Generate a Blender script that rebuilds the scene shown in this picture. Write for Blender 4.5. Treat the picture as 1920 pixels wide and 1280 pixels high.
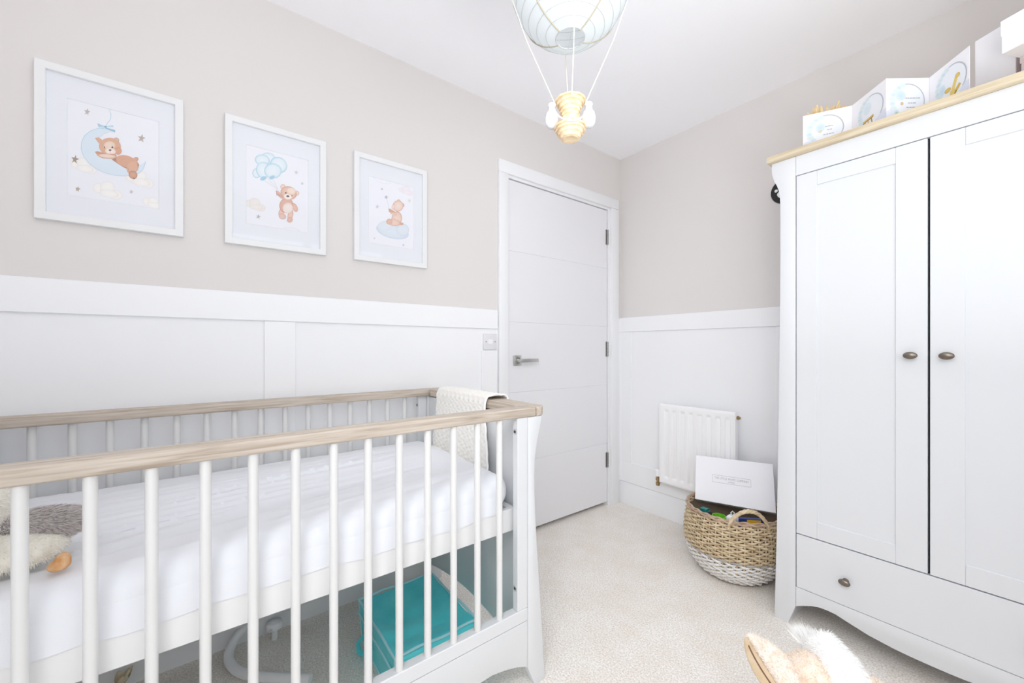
import bpy, bmesh, math, random
from mathutils import Vector, Matrix, noise
random.seed(7)
PI = math.pi
S = bpy.context.scene
COL = S.collection
for _o in list(bpy.data.objects): bpy.data.objects.remove(_o)

def srgb(h, a=1.0):
    if isinstance(h, str):
        v = [int(h[i:i+2], 16)/255 for i in (0, 2, 4)]
    else:
        v = list(h)
    return tuple((c/12.92 if c <= .04045 else ((c+.055)/1.055)**2.4) for c in v) + (a,)

# ------------------------------------------------------------------ camera
CAM = Vector((1.74577, -2.27673, 1.06))
cd = bpy.data.cameras.new('camera'); cam = bpy.data.objects.new('camera', cd); COL.objects.link(cam)
cam.location = CAM
cam.rotation_euler = (PI/2, 0, math.radians(52.6837))
cd.sensor_width = 36.0; cd.lens = 747.0/1920.0*36.0
cd.shift_y = 12.0/1920.0
cd.clip_start = .02
S.camera = cam
# ------------------------------------------------------------------ light, view
S.view_settings.view_transform = 'Standard'
S.view_settings.look = 'None'
S.view_settings.gamma = 1.0
S.view_settings.use_curve_mapping = False
S.view_settings.exposure = -0.12
S.cycles.max_bounces = 14
S.cycles.diffuse_bounces = 10
S.cycles.transparent_max_bounces = 16
S.cycles.sample_clamp_indirect = 6.0
W = bpy.data.worlds.new('daylight'); S.world = W; W.use_nodes = True
bg = W.node_tree.nodes['Background']; bg.inputs[0].default_value = (.93, .97, 1.0, 1); bg.inputs[1].default_value = 2.5
RX = 2.30      # right wall
NY = -3.05     # near wall
CZ = 2.365     # ceiling
def area(name, loc, rot, sx, sy, power, col):
    l = bpy.data.lights.new(name, 'AREA'); l.shape = 'RECTANGLE'; l.size = sx; l.size_y = sy
    l.energy = power; l.color = col
    o = bpy.data.objects.new(name, l); COL.objects.link(o); o.location = loc; o.rotation_euler = rot
    return o
WY0, WY1, WZ0, WZ1 = -2.30, -.80, .95, 2.08
area('ceiling_bounce_fill', (2.07, -1.97, 1.0), (PI, 0, 0), .40, 1.2, 21.0, (.96, .985, 1.0))  # added fill light thrown up at the ceiling to even out the room
f_ = area('far_corner_fill', (2.05, -2.75, 1.75), (math.radians(88), 0, math.radians(36)), .7, .7, 1.5, (.97, .985, 1.0))  # added narrow fill light that lifts the far corner
f_.data.spread = math.radians(55)
f_ = area('soft_fill', (1.9, -2.6, 1.9), (math.radians(48), 0, math.radians(30)), .7, .7, 4.2, (.97, .985, 1.0))  # added fill light from above and behind the camera
f_.data.spread = math.radians(80)
f_ = area('low_fill', (2.1, -2.7, .45), (math.radians(86), 0, math.radians(55)), .8, .6, 1.9, (.97, .985, 1.0))  # added low fill light to brighten the crib and the floor beneath
f_.data.spread = math.radians(110)

# ------------------------------------------------------------------ materials
def nodes(m):
    m.use_nodes = True
    return m.node_tree.nodes, m.node_tree.links
def mat(name, hexc, rough=.5, metal=0.0, bump=None, var=None, spec=.5, stretch=None, sheen=0.0, sss=0.0):
    m = bpy.data.materials.new(name); N, L = nodes(m); b = N['Principled BSDF']
    b.inputs['Base Color'].default_value = srgb(hexc)
    b.inputs['Roughness'].default_value = rough; b.inputs['Metallic'].default_value = metal
    b.inputs['Specular IOR Level'].default_value = spec
    if sheen: b.inputs['Sheen Weight'].default_value = sheen
    if bump or var:
        tc = N.new('ShaderNodeTexCoord'); mp = N.new('ShaderNodeMapping'); L.new(tc.outputs['Object'], mp.inputs[0])
        if stretch: mp.inputs['Scale'].default_value = stretch
    if bump:
        n = N.new('ShaderNodeTexNoise'); n.inputs['Scale'].default_value = bump[0]; n.inputs['Detail'].default_value = 3
        L.new(mp.outputs[0], n.inputs['Vector'])
        bp = N.new('ShaderNodeBump'); bp.inputs['Strength'].default_value = bump[1]; bp.inputs['Distance'].default_value = .002
        L.new(n.outputs['Fac'], bp.inputs['Height']); L.new(bp.outputs[0], b.inputs['Normal'])
    if var:
        n2 = N.new('ShaderNodeTexNoise'); n2.inputs['Scale'].default_value = var[0]; n2.inputs['Detail'].default_value = 4
        L.new(mp.outputs[0], n2.inputs['Vector'])
        r = N.new('ShaderNodeValToRGB'); r.color_ramp.elements[0].position = .3; r.color_ramp.elements[1].position = .7
        r.color_ramp.elements[0].color = srgb(var[1]); r.color_ramp.elements[1].color = srgb(hexc)
        L.new(n2.outputs['Fac'], r.inputs[0]); L.new(r.outputs[0], b.inputs['Base Color'])
    return m
def wood(name, axis, c0, c1, c2, sc=1.0):
    m = bpy.data.materials.new(name); N, L = nodes(m); b = N['Principled BSDF']; b.inputs['Roughness'].default_value = .55
    tc = N.new('ShaderNodeTexCoord'); mp = N.new('ShaderNodeMapping'); L.new(tc.outputs['Object'], mp.inputs[0])
    s = [55*sc, 55*sc, 55*sc]; s['xyz'.index(axis)] = 2.6*sc; mp.inputs['Scale'].default_value = s
    n = N.new('ShaderNodeTexNoise'); n.inputs['Scale'].default_value = 2.2; n.inputs['Detail'].default_value = 6; n.inputs['Distortion'].default_value = .6
    L.new(mp.outputs[0], n.inputs['Vector'])
    r = N.new('ShaderNodeValToRGB'); e = r.color_ramp.elements
    e[0].position = .30; e[0].color = srgb(c0); e[1].position = .72; e[1].color = srgb(c2)
    k = e.new(.5); k.color = srgb(c1)
    L.new(n.outputs['Fac'], r.inputs[0]); L.new(r.outputs[0], b.inputs['Base Color'])
    bp = N.new('ShaderNodeBump'); bp.inputs['Strength'].default_value = .15; bp.inputs['Distance'].default_value = .001
    L.new(n.outputs['Fac'], bp.inputs['Height']); L.new(bp.outputs[0], b.inputs['Normal'])
    return m
def carpet_mat():
    m = bpy.data.materials.new('carpet_pile'); N, L = nodes(m); b = N['Principled BSDF']; b.inputs['Roughness'].default_value = .95
    b.inputs['Specular IOR Level'].default_value = .1; b.inputs['Sheen Weight'].default_value = .15
    tc = N.new('ShaderNodeTexCoord')
    n = N.new('ShaderNodeTexNoise'); n.inputs['Scale'].default_value = 170; n.inputs['Detail'].default_value = 3; n.inputs['Roughness'].default_value = .7
    L.new(tc.outputs['Object'], n.inputs['Vector'])
    r = N.new('ShaderNodeValToRGB'); r.color_ramp.elements[0].position = .33; r.color_ramp.elements[1].position = .62
    r.color_ramp.elements[0].color = srgb('d6cec5'); r.color_ramp.elements[1].color = srgb('fdfaf5')
    L.new(n.outputs['Fac'], r.inputs[0])
    n2 = N.new('ShaderNodeTexNoise'); n2.inputs['Scale'].default_value = 7; n2.inputs['Detail'].default_value = 5; n2.inputs['Roughness'].default_value = .65
    L.new(tc.outputs['Object'], n2.inputs['Vector'])
    r2 = N.new('ShaderNodeValToRGB'); r2.color_ramp.elements[0].position = .35; r2.color_ramp.elements[1].position = .6
    r2.color_ramp.elements[0].color = srgb('f8f4f0'); r2.color_ramp.elements[1].color = (1, 1, 1, 1)
    L.new(n2.outputs['Fac'], r2.inputs[0])
    mx = N.new('ShaderNodeMix'); mx.data_type = 'RGBA'; mx.blend_type = 'MULTIPLY'; mx.inputs[0].default_value = .8
    L.new(r.outputs[0], mx.inputs[6]); L.new(r2.outputs[0], mx.inputs[7]); L.new(mx.outputs[2], b.inputs['Base Color'])
    bp = N.new('ShaderNodeBump'); bp.inputs['Strength'].default_value = .55; bp.inputs['Distance'].default_value = .004
    L.new(n.outputs['Fac'], bp.inputs['Height']); L.new(bp.outputs[0], b.inputs['Normal'])
    return m
def pane_mat(name, refl=1.0):
    m = bpy.data.materials.new(name); N, L = nodes(m)
    N.remove(N['Principled BSDF'])
    t = N.new('ShaderNodeBsdfTransparent'); g = N.new('ShaderNodeBsdfGlossy'); g.inputs['Roughness'].default_value = .03
    f = N.new('ShaderNodeFresnel'); f.inputs['IOR'].default_value = 1.45
    mm = N.new('ShaderNodeMath'); mm.operation = 'MULTIPLY'; mm.inputs[1].default_value = refl
    gm = N.new('ShaderNodeNewGeometry'); iv = N.new('ShaderNodeMath'); iv.operation = 'SUBTRACT'; iv.inputs[0].default_value = 1.0; L.new(gm.outputs['Backfacing'], iv.inputs[1])
    ml = N.new('ShaderNodeMath'); ml.operation = 'MULTIPLY'; L.new(f.outputs[0], ml.inputs[0]); L.new(iv.outputs[0], ml.inputs[1]); L.new(ml.outputs[0], mm.inputs[0])
    x = N.new('ShaderNodeMixShader'); L.new(mm.outputs[0], x.inputs[0]); L.new(t.outputs[0], x.inputs[1]); L.new(g.outputs[0], x.inputs[2])
    L.new(x.outputs[0], N['Material Output'].inputs['Surface'])
    return m
def paper_mat(name, hexc, trans=.35):
    m = bpy.data.materials.new(name); N, L = nodes(m); b = N['Principled BSDF']
    b.inputs['Base Color'].default_value = srgb(hexc); b.inputs['Roughness'].default_value = .8; b.inputs['Specular IOR Level'].default_value = .2
    t = N.new('ShaderNodeBsdfTranslucent'); t.inputs[0].default_value = srgb(hexc)
    x = N.new('ShaderNodeMixShader'); x.inputs[0].default_value = trans
    L.new(b.outputs[0], x.inputs[1]); L.new(t.outputs[0], x.inputs[2]); L.new(x.outputs[0], N['Material Output'].inputs['Surface'])
    return m
def ink_mat(name):
    m = bpy.data.materials.new(name); N, L = nodes(m); b = N['Principled BSDF']; b.inputs['Roughness'].default_value = .8
    b.inputs['Specular IOR Level'].default_value = .1
    a = N.new('ShaderNodeVertexColor'); a.layer_name = 'ink'; L.new(a.outputs[0], b.inputs['Base Color'])
    return m

M = {}
M['beige'] = mat('beige_wall_paint', 'e0dcda', .9, spec=.2)
M['white_wall'] = mat('white_wall_paint', 'f3f4f6', .6, bump=(90, .03), spec=.3)
M['ceiling'] = mat('ceiling_paint', 'fafafd', .95, spec=.1, bump=(120, .05))
M['gloss'] = mat('white_satin_paint', 'eeeff1', .38)
M['panel'] = mat('white_panel_paint', 'f3f4f6', .45)
M['door'] = mat('white_door_paint', 'e9e9ec', .42)
M['furn'] = mat('white_lacquer', 'dfe1e4', .4)
M['crib'] = mat('white_crib_lacquer', 'dadcde', .4)
M['bar'] = mat('white_bar_lacquer', 'dededd', .35)
M['crib_rail'] = mat('warm_white_rail', 'e6e6e6', .45)
M['woody'] = wood('oak_rail_lengthwise', 'y', 'a59686', 'c0b4a6', 'cfc5ba')
M['woodx'] = wood('oak_rail_crosswise', 'x', 'a59686', 'c0b4a6', 'cfc5ba')
M['oaktop'] = wood('oak_wardrobe_top', 'x', 'c4b294', 'd6c7ab', 'e0d5bd')
M['carpet'] = carpet_mat()
M['radiator'] = mat('radiator_enamel', 'f6f6f7', .3)
M['chrome'] = mat('brushed_chrome', 'c9c8c4', .28, 1.0)
M['brass'] = mat('aged_brass_nickel', 'b59a72', .3, 1.0)
M['weave_shade'] = mat('brown_basket_shade', '9c8b78', .9)
M['bolt'] = mat('grey_bolt_cap', 'b9babb', .45)
M['bronze'] = mat('pewter_knob', '857c72', .32, 1.0)
M['steel'] = mat('hinge_steel', 'a5a5a2', .35, 1.0)
M['dark'] = mat('dark_shadow_gap', '2a2826', .9)
M['plastic'] = mat('white_plastic', 'f3f3f5', .4)
M['plastic_grey'] = mat('pale_grey_plastic', 'e3e3e6', .45)
M['frame'] = mat('white_frame_wood', 'e9eaeb', .4)
M['mount'] = mat('mount_card', 'e8eaf0', .9, spec=.1)
M['paper'] = mat('print_paper', 'ecedf3', .9, spec=.1)
M['ink'] = ink_mat('printed_ink')
M['glass'] = pane_mat('picture_glass', 1.0)
M['winglass'] = pane_mat('window_glass', .6)
M['sheet'] = mat('white_cotton_sheet', 'e6e8ed', .95, bump=(600, .08), spec=.1, sheen=.1)
M['knit'] = mat('cream_knit', 'f1efe9', .95, bump=(420, .35), spec=.1, sheen=.2)
M['hem'] = mat('white_cotton_hem', 'f8f8f8', .95, spec=.1)
M['teal'] = mat('teal_nylon', '6cecf2', .42, bump=(45, .5), var=(9, '4fdbe4'), sheen=.1)
M['teal_edge'] = mat('teal_piping', 'b5eaf2', .5)
M['fur_grey'] = mat('grey_fur', 'e8e2e0', .95, var=(160, 'cbc5c4'), spec=.1, sheen=.3)
M['fur_cream'] = mat('cream_plush', 'efece3', .95, bump=(240, .5), var=(80, 'e3dfd2'), spec=.1, sheen=.3)
M['foot'] = mat('orange_felt', 'e8c39c', .95, bump=(300, .5), var=(60, 'cf935c'), spec=.1)
M['fur_peach'] = mat('peach_plush', 'f6ebe0', .95, bump=(260, .6), var=(70, 'efdcc8'), spec=.1, sheen=.3)
M['fur_white'] = mat('white_fur', 'fafaf9', .95, spec=.1, sheen=.3)
M['ear_cream'] = mat('cream_ear_plush', 'f6efe6', .95, bump=(260, .6), var=(60, 'efdfd0'), spec=.1, sheen=.3)
M['suede'] = mat('tan_suede', 'd8c5a9', .8, bump=(200, .3), var=(30, 'cbb28f'), spec=.2)
M['thread'] = mat('brown_stitching', '7a5a48', .9)
M['shade'] = paper_mat('rice_paper', 'f0f4f5', .5)
M['wire'] = mat('lantern_wire', 'c9cbcb', .6)
M['cord'] = mat('beige_shade_cord', 'b8b09c', .9)
M['rope'] = mat('cotton_rope', 'ece9e0', .9, bump=(700, .4))
M['sand'] = mat('white_cotton_bag', 'e2e2e8', .95, bump=(200, .2), spec=.1)
M['cane'] = mat('cane_strip', 'f1e0c2', .6, var=(60, 'e0c196'))
M['willow'] = mat('natural_willow', 'e0cfb0', .7, var=(38, 'b9a27f'))
M['willow_white'] = mat('white_washed_willow', 'f0efee', .7, var=(38, 'dcd9d6'))
M['willow_rim'] = mat('greyed_willow_rim', 'c9b19a', .75, var=(45, 'a68c76'))
M['boxw'] = mat('white_gift_card', 'f3f3f7', .7, spec=.2)
M['boxg'] = mat('pale_grey_board', 'e6e5e9', .75, spec=.2)
M['print_grey'] = mat('silver_grey_print', 'a9a8ad', .6)
M['green'] = mat('bright_green_plastic', '6fc22a', .35)
M['tealp'] = mat('dark_teal_plastic', '1f7c78', .4)
M['black'] = mat('matt_black', '1d1c1e', .6)
M['navy'] = mat('navy_cover', '2c3c80', .5)
M['yellow'] = mat('yellow_card', 'f0c22e', .6)
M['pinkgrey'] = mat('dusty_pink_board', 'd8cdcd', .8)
M['leaf'] = mat('dried_leaf', 'f4ead6', .9, var=(70, 'dccaa8'))
M['straw'] = mat('dried_straw', 'f3dfb2', .9, var=(60, 'e6c78c'))
M['white_em'] = mat('white_emblem', 'eef4f2', .5)
M['skin'] = mat('grey_shadow_board', 'dedfde', .6)

# ------------------------------------------------------------------ mesh helpers
class B:
    def __init__(s): s.bm = bmesh.new()
    def box(s, x0, x1, y0, y1, z0, z1, bev=0.0, seg=2):
        r = bmesh.ops.create_cube(s.bm, size=1.0, matrix=Matrix.Translation(((x0+x1)/2, (y0+y1)/2, (z0+z1)/2)) @ Matrix.Diagonal((abs(x1-x0), abs(y1-y0), abs(z1-z0), 1)))
        if bev > 0:
            es = list({e for v in r['verts'] for e in v.link_edges})
            bmesh.ops.bevel(s.bm, geom=es, offset=bev, segments=seg, affect='EDGES', profile=.5)
        return s
    def obox(s, c, ux, uy, uz, bev=0.0, seg=2):        # box from a corner and three edge vectors
        c = Vector(c); ux = Vector(ux); uy = Vector(uy); uz = Vector(uz)
        vs = [s.bm.verts.new(c+a*ux+b*uy+d*uz) for d in (0, 1) for b in (0, 1) for a in (0, 1)]
        fs = [s.bm.faces.new([vs[i] for i in q]) for q in ((0, 2, 3, 1), (4, 5, 7, 6), (0, 1, 5, 4), (2, 6, 7, 3), (0, 4, 6, 2), (1, 3, 7, 5))]
        bmesh.ops.recalc_face_normals(s.bm, faces=fs)
        if bev > 0:
            es = list({e for v in vs for e in v.link_edges})
            bmesh.ops.bevel(s.bm, geom=es, offset=bev, segments=seg, affect='EDGES', profile=.5)
        return s
    def prism(s, pts, f, bev=0.0):      # pts 2D list; f(u,v,w) -> xyz for w 0 or 1
        n = len(pts)
        a = [s.bm.verts.new(f(u, v, 0)) for u, v in pts]; b = [s.bm.verts.new(f(u, v, 1)) for u, v in pts]
        fs = [s.bm.faces.new(a), s.bm.faces.new(list(reversed(b)))]
        for i in range(n):
            j = (i+1) % n
            fs.append(s.bm.faces.new((a[j], a[i], b[i], b[j])))
        bmesh.ops.recalc_face_normals(s.bm, faces=fs)
        if bev > 0:
            es = [e for fc in fs[:2] for e in fc.edges]
            bmesh.ops.bevel(s.bm, geom=es, offset=bev, segments=2, affect='EDGES', profile=.5)
        return s
    def cyl(s, p0, p1, r0, r1=None, n=20, cap=True):
        p0 = Vector(p0); p1 = Vector(p1); r1 = r0 if r1 is None else r1
        d = p1-p0; q = d.to_track_quat('Z', 'Y').to_matrix().to_4x4()
        bmesh.ops.create_cone(s.bm, cap_ends=cap, segments=n, radius1=r0, radius2=r1, depth=d.length, matrix=Matrix.Translation((p0+p1)/2) @ q)
        return s
    def tube(s, path, r, n=8, closed=False, flat=1.0):
        P = [Vector(p) for p in path]; m = len(P); rings = []
        up = Vector((0, 0, 1)); prev = None
        for i, p in enumerate(P):
            t = (P[(i+1) % m]-P[i-1]) if closed else (P[min(i+1, m-1)]-P[max(i-1, 0)])
            t.normalize()
            if prev is None:
                a = up if abs(t.dot(up)) < .9 else Vector((1, 0, 0))
                u = (a-t*a.dot(t)).normalized()
            else:
                u = (prev-t*prev.dot(t)).normalized()
            prev = u; v = t.cross(u)
            rr = r[i] if isinstance(r, (list, tuple)) else r
            rings.append([s.bm.verts.new(p+(u*math.cos(2*PI*k/n)*flat+v*math.sin(2*PI*k/n))*rr) for k in range(n)])
        for i in range(m if closed else m-1):
            A = rings[i]; C = rings[(i+1) % m]
            for k in range(n):
                s.bm.faces.new((A[k], A[(k+1) % n], C[(k+1) % n], C[k]))
        if not closed:
            s.bm.faces.new(list(reversed(rings[0]))); s.bm.faces.new(rings[-1])
        return s
    def lathe(s, prof, c=(0, 0, 0), n=32, mtx=None, sx=1.0, sy=1.0):
        c = Vector(c); rings = []
        mt = mtx or Matrix.Identity(3)
        for r, z in prof:
            if r < 1e-6: rings.append([s.bm.verts.new(c+mt @ Vector((0, 0, z)))])
            else: rings.append([s.bm.verts.new(c+mt @ Vector((r*sx*math.cos(2*PI*k/n), r*sy*math.sin(2*PI*k/n), z))) for k in range(n)])
        fs = []
        for A, C in zip(rings, rings[1:]):
            for k in range(n):
                k2 = (k+1) % n
                if len(A) == 1 and len(C) == 1: continue
                if len(A) == 1: fs.append(s.bm.faces.new((A[0], C[k2], C[k])))
                elif len(C) == 1: fs.append(s.bm.faces.new((A[k], A[k2], C[0])))
                else: fs.append(s.bm.faces.new((A[k], A[k2], C[k2], C[k])))
        bmesh.ops.recalc_face_normals(s.bm, faces=fs)
        return s
    def ell(s, c, rad, rot=None, u=20, v=14):
        mt = Matrix.Translation(c) @ (rot.to_4x4() if rot else Matrix.Identity(4)) @ Matrix.Diagonal((*rad, 1))
        bmesh.ops.create_uvsphere(s.bm, u_segments=u, v_segments=v, radius=1.0, matrix=mt)
        return s
    def grid(s, f, nu, nv, closed_u=False):
        V = [[s.bm.verts.new(f(i/nu, j/nv)) for j in range(nv+1)] for i in range(nu if closed_u else nu+1)]
        for i in range(nu):
            i2 = (i+1) % nu if closed_u else i+1
            for j in range(nv):
                s.bm.faces.new((V[i][j], V[i2][j], V[i2][j+1], V[i][j+1]))
        return s
    def rbox(s, lo, hi, r, st, disp=None):     # rounded box built from six grids, with a displacement
        lo = Vector(lo); hi = Vector(hi); start = len(s.bm.verts)
        dims = hi-lo
        for ax in range(3):
            a, b = [(1, 2), (2, 0), (0, 1)][ax]
            na = max(2, int(dims[a]/st)); nb = max(2, int(dims[b]/st))
            for side in (0, 1):
                V = []
                for i in range(na+1):
                    row = []
                    for j in range(nb+1):
                        p = Vector((0, 0, 0)); p[ax] = hi[ax] if side else lo[ax]
                        p[a] = lo[a]+dims[a]*i/na; p[b] = lo[b]+dims[b]*j/nb
                        q = Vector([min(max(p[k], lo[k]+r), hi[k]-r) for k in range(3)])
                        d = p-q
                        if d.length > 1e-9: p = q+d.normalized()*r
                        if disp: p = disp(p)
                        row.append(s.bm.verts.new(p))
                    V.append(row)
                for i in range(na):
                    for j in range(nb):
                        q = (V[i][j], V[i+1][j], V[i+1][j+1], V[i][j+1])
                        s.bm.faces.new(q if side else tuple(reversed(q)))
        bmesh.ops.remove_doubles(s.bm, verts=s.bm.verts[:], dist=1e-5)
        return s

BASE = {}
def obj(name, b, mt, parent=None, base=None, smooth=35, kind=None):
    me = bpy.data.meshes.new(name)
    off = Vector(base) if base is not None else (BASE[parent.name] if parent is not None else Vector((0, 0, 0)))
    bm = b.bm if isinstance(b, B) else b
    if off.length > 0: bmesh.ops.translate(bm, verts=bm.verts[:], vec=-off)
    bm.to_mesh(me); bm.free()
    if smooth:
        for p in me.polygons: p.use_smooth = True
        me.set_sharp_from_angle(angle=math.radians(smooth))
    for x in (mt if isinstance(mt, (list, tuple)) else [mt]): me.materials.append(x)
    o = bpy.data.objects.new(name, me); COL.objects.link(o)
    if parent is not None: o.parent = parent; BASE[o.name] = off
    else: o.location = off; BASE[o.name] = off
    if kind: o['kind'] = kind
    return o
def thing(name, label, cat, base, group=None):
    o = bpy.data.objects.new(name, None); COL.objects.link(o); o.location = base; o.empty_display_size = .05
    o['label'] = label; o['category'] = cat
    if group: o['group'] = group
    BASE[o.name] = Vector(base)
    return o
def tag(o, label, cat, group=None):
    o['label'] = label; o['category'] = cat
    if group: o['group'] = group
    return o
def struct(name, b, mt, **k):
    o = obj(name, b, mt, **k); o['kind'] = 'structure'; return o
def dup(o, name, delta, parent):
    c = o.copy(); c.name = name; COL.objects.link(c); c.parent = parent; c.location = o.location+Vector(delta)
    BASE[c.name] = BASE[o.name]
    return c
def text_mesh(body, size, space=1.0):
    cu = bpy.data.curves.new('lettering', 'FONT'); cu.body = body; cu.size = size; cu.align_x = 'CENTER'; cu.align_y = 'CENTER'; cu.space_character = space
    o = bpy.data.objects.new('lettering', cu); COL.objects.link(o)
    dg = bpy.context.evaluated_depsgraph_get(); me = bpy.data.meshes.new_from_object(o.evaluated_get(dg))
    bpy.data.objects.remove(o); bpy.data.curves.remove(cu)
    b = bmesh.new(); b.from_mesh(me); bpy.data.meshes.remove(me)
    return b
def sm(a, b, x):
    t = min(1, max(0, (x-a)/(b-a))); return t*t*(3-2*t)
def fur(name, pts, length, wid, mt, parent, comb=Vector((0, 0, 0)), curl=.25, base=None):
    """pts: list of (position, normal); one two-triangle blade each"""
    vs = []; fs = []
    off = Vector(base) if base is not None else BASE[parent.name]
    for p, n in pts:
        d = (n+comb+Vector((random.uniform(-1, 1), random.uniform(-1, 1), random.uniform(-1, 1)))*curl).normalized()
        s_ = d.cross(Vector((random.uniform(-1, 1), random.uniform(-1, 1), random.uniform(-1, 1)))).normalized()*wid
        l = length*random.uniform(.6, 1.15); k = len(vs)
        mid = p+d*l*.5; tip = p+(d+comb*.5).normalized()*l
        vs += [p-s_-off, p+s_-off, mid+s_*.7-off, mid-s_*.7-off, tip-off]
        fs += [(k, k+1, k+2, k+3), (k+3, k+2, k+4)]
    me = bpy.data.meshes.new(name); me.from_pydata(vs, [], fs); me.materials.append(mt)
    for p in me.polygons: p.use_smooth = True
    o = bpy.data.objects.new(name, me); COL.objects.link(o); o.parent = parent; BASE[o.name] = off; o['kind'] = 'stuff'
    return o
def surf_points(o, n, keep=None):
    """random points with normals over a mesh part, in world space"""
    me = o.data; off = BASE[o.name]; ar = []; tot = 0
    P = [p for p in me.polygons if keep is None or keep(p.center+off)]
    for p in P: tot += p.area; ar.append(tot)
    import bisect
    out = []
    for _ in range(n):
        p = P[min(bisect.bisect(ar, random.random()*tot), len(P)-1)]
        v = [me.vertices[i].co for i in p.vertices]
        k = random.randrange(1, len(v)-1); a, b = random.random(), random.random()
        if a+b > 1: a, b = 1-a, 1-b
        out.append((v[0]+(v[k]-v[0])*a+(v[k+1]-v[0])*b+off, p.normal.copy()))
    return out
# ------------------------------------------------------------------ room shell
struct('floor', B().box(-.12, RX+.12, NY-.12, .12, -.06, 0), M['carpet'], smooth=0)
struct('ceiling', B().box(-.12, RX+.12, NY-.12, .12, CZ, CZ+.08), M['ceiling'], smooth=0)
DZ = 1.262           # top of the panelling
DY0, DY1, DTOP = -1.012, -.105, 2.012     # door opening in the left wall
def two_tone(name, upper, lower):
    b = B()
    for q in upper: b.box(*q)
    n = len(b.bm.faces)
    for q in lower: b.box(*q)
    b.bm.faces.ensure_lookup_table()
    for f in b.bm.faces[n:]: f.material_index = 1
    return struct(name, b, [M['beige'], M['white_wall']], smooth=0)
wl = two_tone('wall_left', [(-.12, 0, NY-.12, DY0, DZ, CZ), (-.12, 0, DY0, DY1, DTOP, CZ), (-.12, 0, DY1, 0, DZ, CZ)],
              [(-.12, 0, NY-.12, DY0, 0, DZ), (-.12, 0, DY1, 0, 0, DZ)])
wb = two_tone('wall_back', [(-.12, RX+.12, 0, .12, DZ, CZ)], [(-.12, RX+.12, 0, .12, 0, DZ)])
two_tone('wall_front', [(0, RX, NY-.12, NY, DZ, CZ)], [(0, RX, NY-.12, NY, 0, DZ)])
two_tone('wall_right', [(RX, RX+.12, NY-.12, WY0, DZ, CZ), (RX, RX+.12, WY1, 0, DZ, CZ), (RX, RX+.12, WY0, WY1, WZ1, CZ)],
         [(RX, RX+.12, NY-.12, WY0, 0, DZ), (RX, RX+.12, WY1, 0, 0, DZ), (RX, RX+.12, WY0, WY1, 0, WZ0)])
# window (behind the camera's right shoulder, seen only in reflections)
wn = struct('window_1', B().box(RX+.02, RX+.09, WY0, WY0+.05, WZ0, WZ1, .004).box(RX+.02, RX+.09, WY1-.05, WY1, WZ0, WZ1, .004)
            .box(RX+.02, RX+.09, WY0, WY1, WZ0, WZ0+.05, .004).box(RX+.02, RX+.09, WY0, WY1, WZ1-.05, WZ1, .004)
            .box(RX+.02, RX+.09, (WY0+WY1)/2-.03, (WY0+WY1)/2+.03, WZ0, WZ1, .004), M['gloss'])
obj('pane', B().box(RX+.052, RX+.056, WY0+.04, WY1-.04, WZ0+.04, WZ1-.04), M['winglass'], wn, smooth=0)
obj('sill', B().box(RX-.05, RX+.05, WY0-.04, WY1+.04, WZ0-.025, WZ0, .006), M['gloss'], wn)

# panelling on the left wall: boards 9 mm proud
T = .009
def board(name, par, q, m='panel', bev=.0018): return obj(name, B().box(*q, bev, 1), M[m], par)
board('dado_rail', wl, (0, T+.002, NY, -1.048, 1.161, DZ))
board('panel_stile', wl, (0, T, -2.111, -2.007, .26, 1.1605))
board('panel_stile', wl, (0, T, -3.04, -2.97, .26, 1.1605))
board('panel_stile', wl, (0, T, -1.149, -1.048, .26, 1.046))
board('panel_base_rail', wl, (0, T, NY, -1.048, .155, .2595))
board('dado_rail', wl, (0, T+.002, -.034, 0, 1.168, DZ))
board('panel_stile', wl, (0, T, -.034, 0, .15, 1.1675))
# panelling on the back wall
board('dado_rail', wb, (0, RX, -T-.002, 0, 1.169, 1.266))
board('panel_stile', wb, (.0, .096, -T, 0, .284, 1.1685))
board('panel_stile', wb, (.957, 1.055, -T, 0, .284, 1.1685))
board('panel_base_rail', wb, (0, RX, -T, 0, .146, .2835))
# baseboards with a stepped moulding
def base_y(name, y0, y1):
    pr = [(0, 0), (.018, 0), (.018, .112), (.014, .118), (.014, .128), (.007, .142), (0, .145)]
    return struct(name, B().prism(pr, lambda u, v, w: (u, y0+(y1-y0)*w, v)), M['gloss'])
base_y('baseboard_left', NY, -1.048)
pr = [(0, 0), (.018, 0), (.018, .112), (.014, .118), (.014, .128), (.007, .142), (0, .145)]
struct('baseboard_back', B().prism(pr, lambda u, v, w: (RX*w, -u, v)), M['gloss'])

# ------------------------------------------------------------------ door in the left wall
dr = struct('door_1', B().box(-.044, -.0065, -.975, -.137, .024, 1.986), M['door'], smooth=0)
zs = [.024, .419, .812, 1.203, 1.595, 1.986]
for i in range(5):
    obj('door_board', B().box(-.0435, -.004, -.975, -.137, zs[i]+.0010, zs[i+1]-.0010, .0010, 1), M['door'], dr)
obj('door_lining', B().box(-.12, .002, -1.012, -.978, 0, 2.012).box(-.12, .002, -.134, -.105, 0, 2.012).box(-.12, .002, -.978, -.134, 1.99, 2.012), M['gloss'], dr, smooth=0)
obj('door_stop', B().box(-.12, -.046, -.98, -.965, 0, 1.99).box(-.12, -.046, -.147, -.134, 0, 1.99).box(-.12, -.046, -.965, -.147, 1.975, 1.99), M['gloss'], dr, smooth=0)
for q in ((0, .017, -1.043, -.981, 0, 2.0045), (0, .017, -.113, -.036, 0, 2.0045), (0, .017, -1.043, -.036, 2.005, 2.072)):
    obj('architrave', B().box(*q, .003, 2), M['gloss'], dr)
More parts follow.
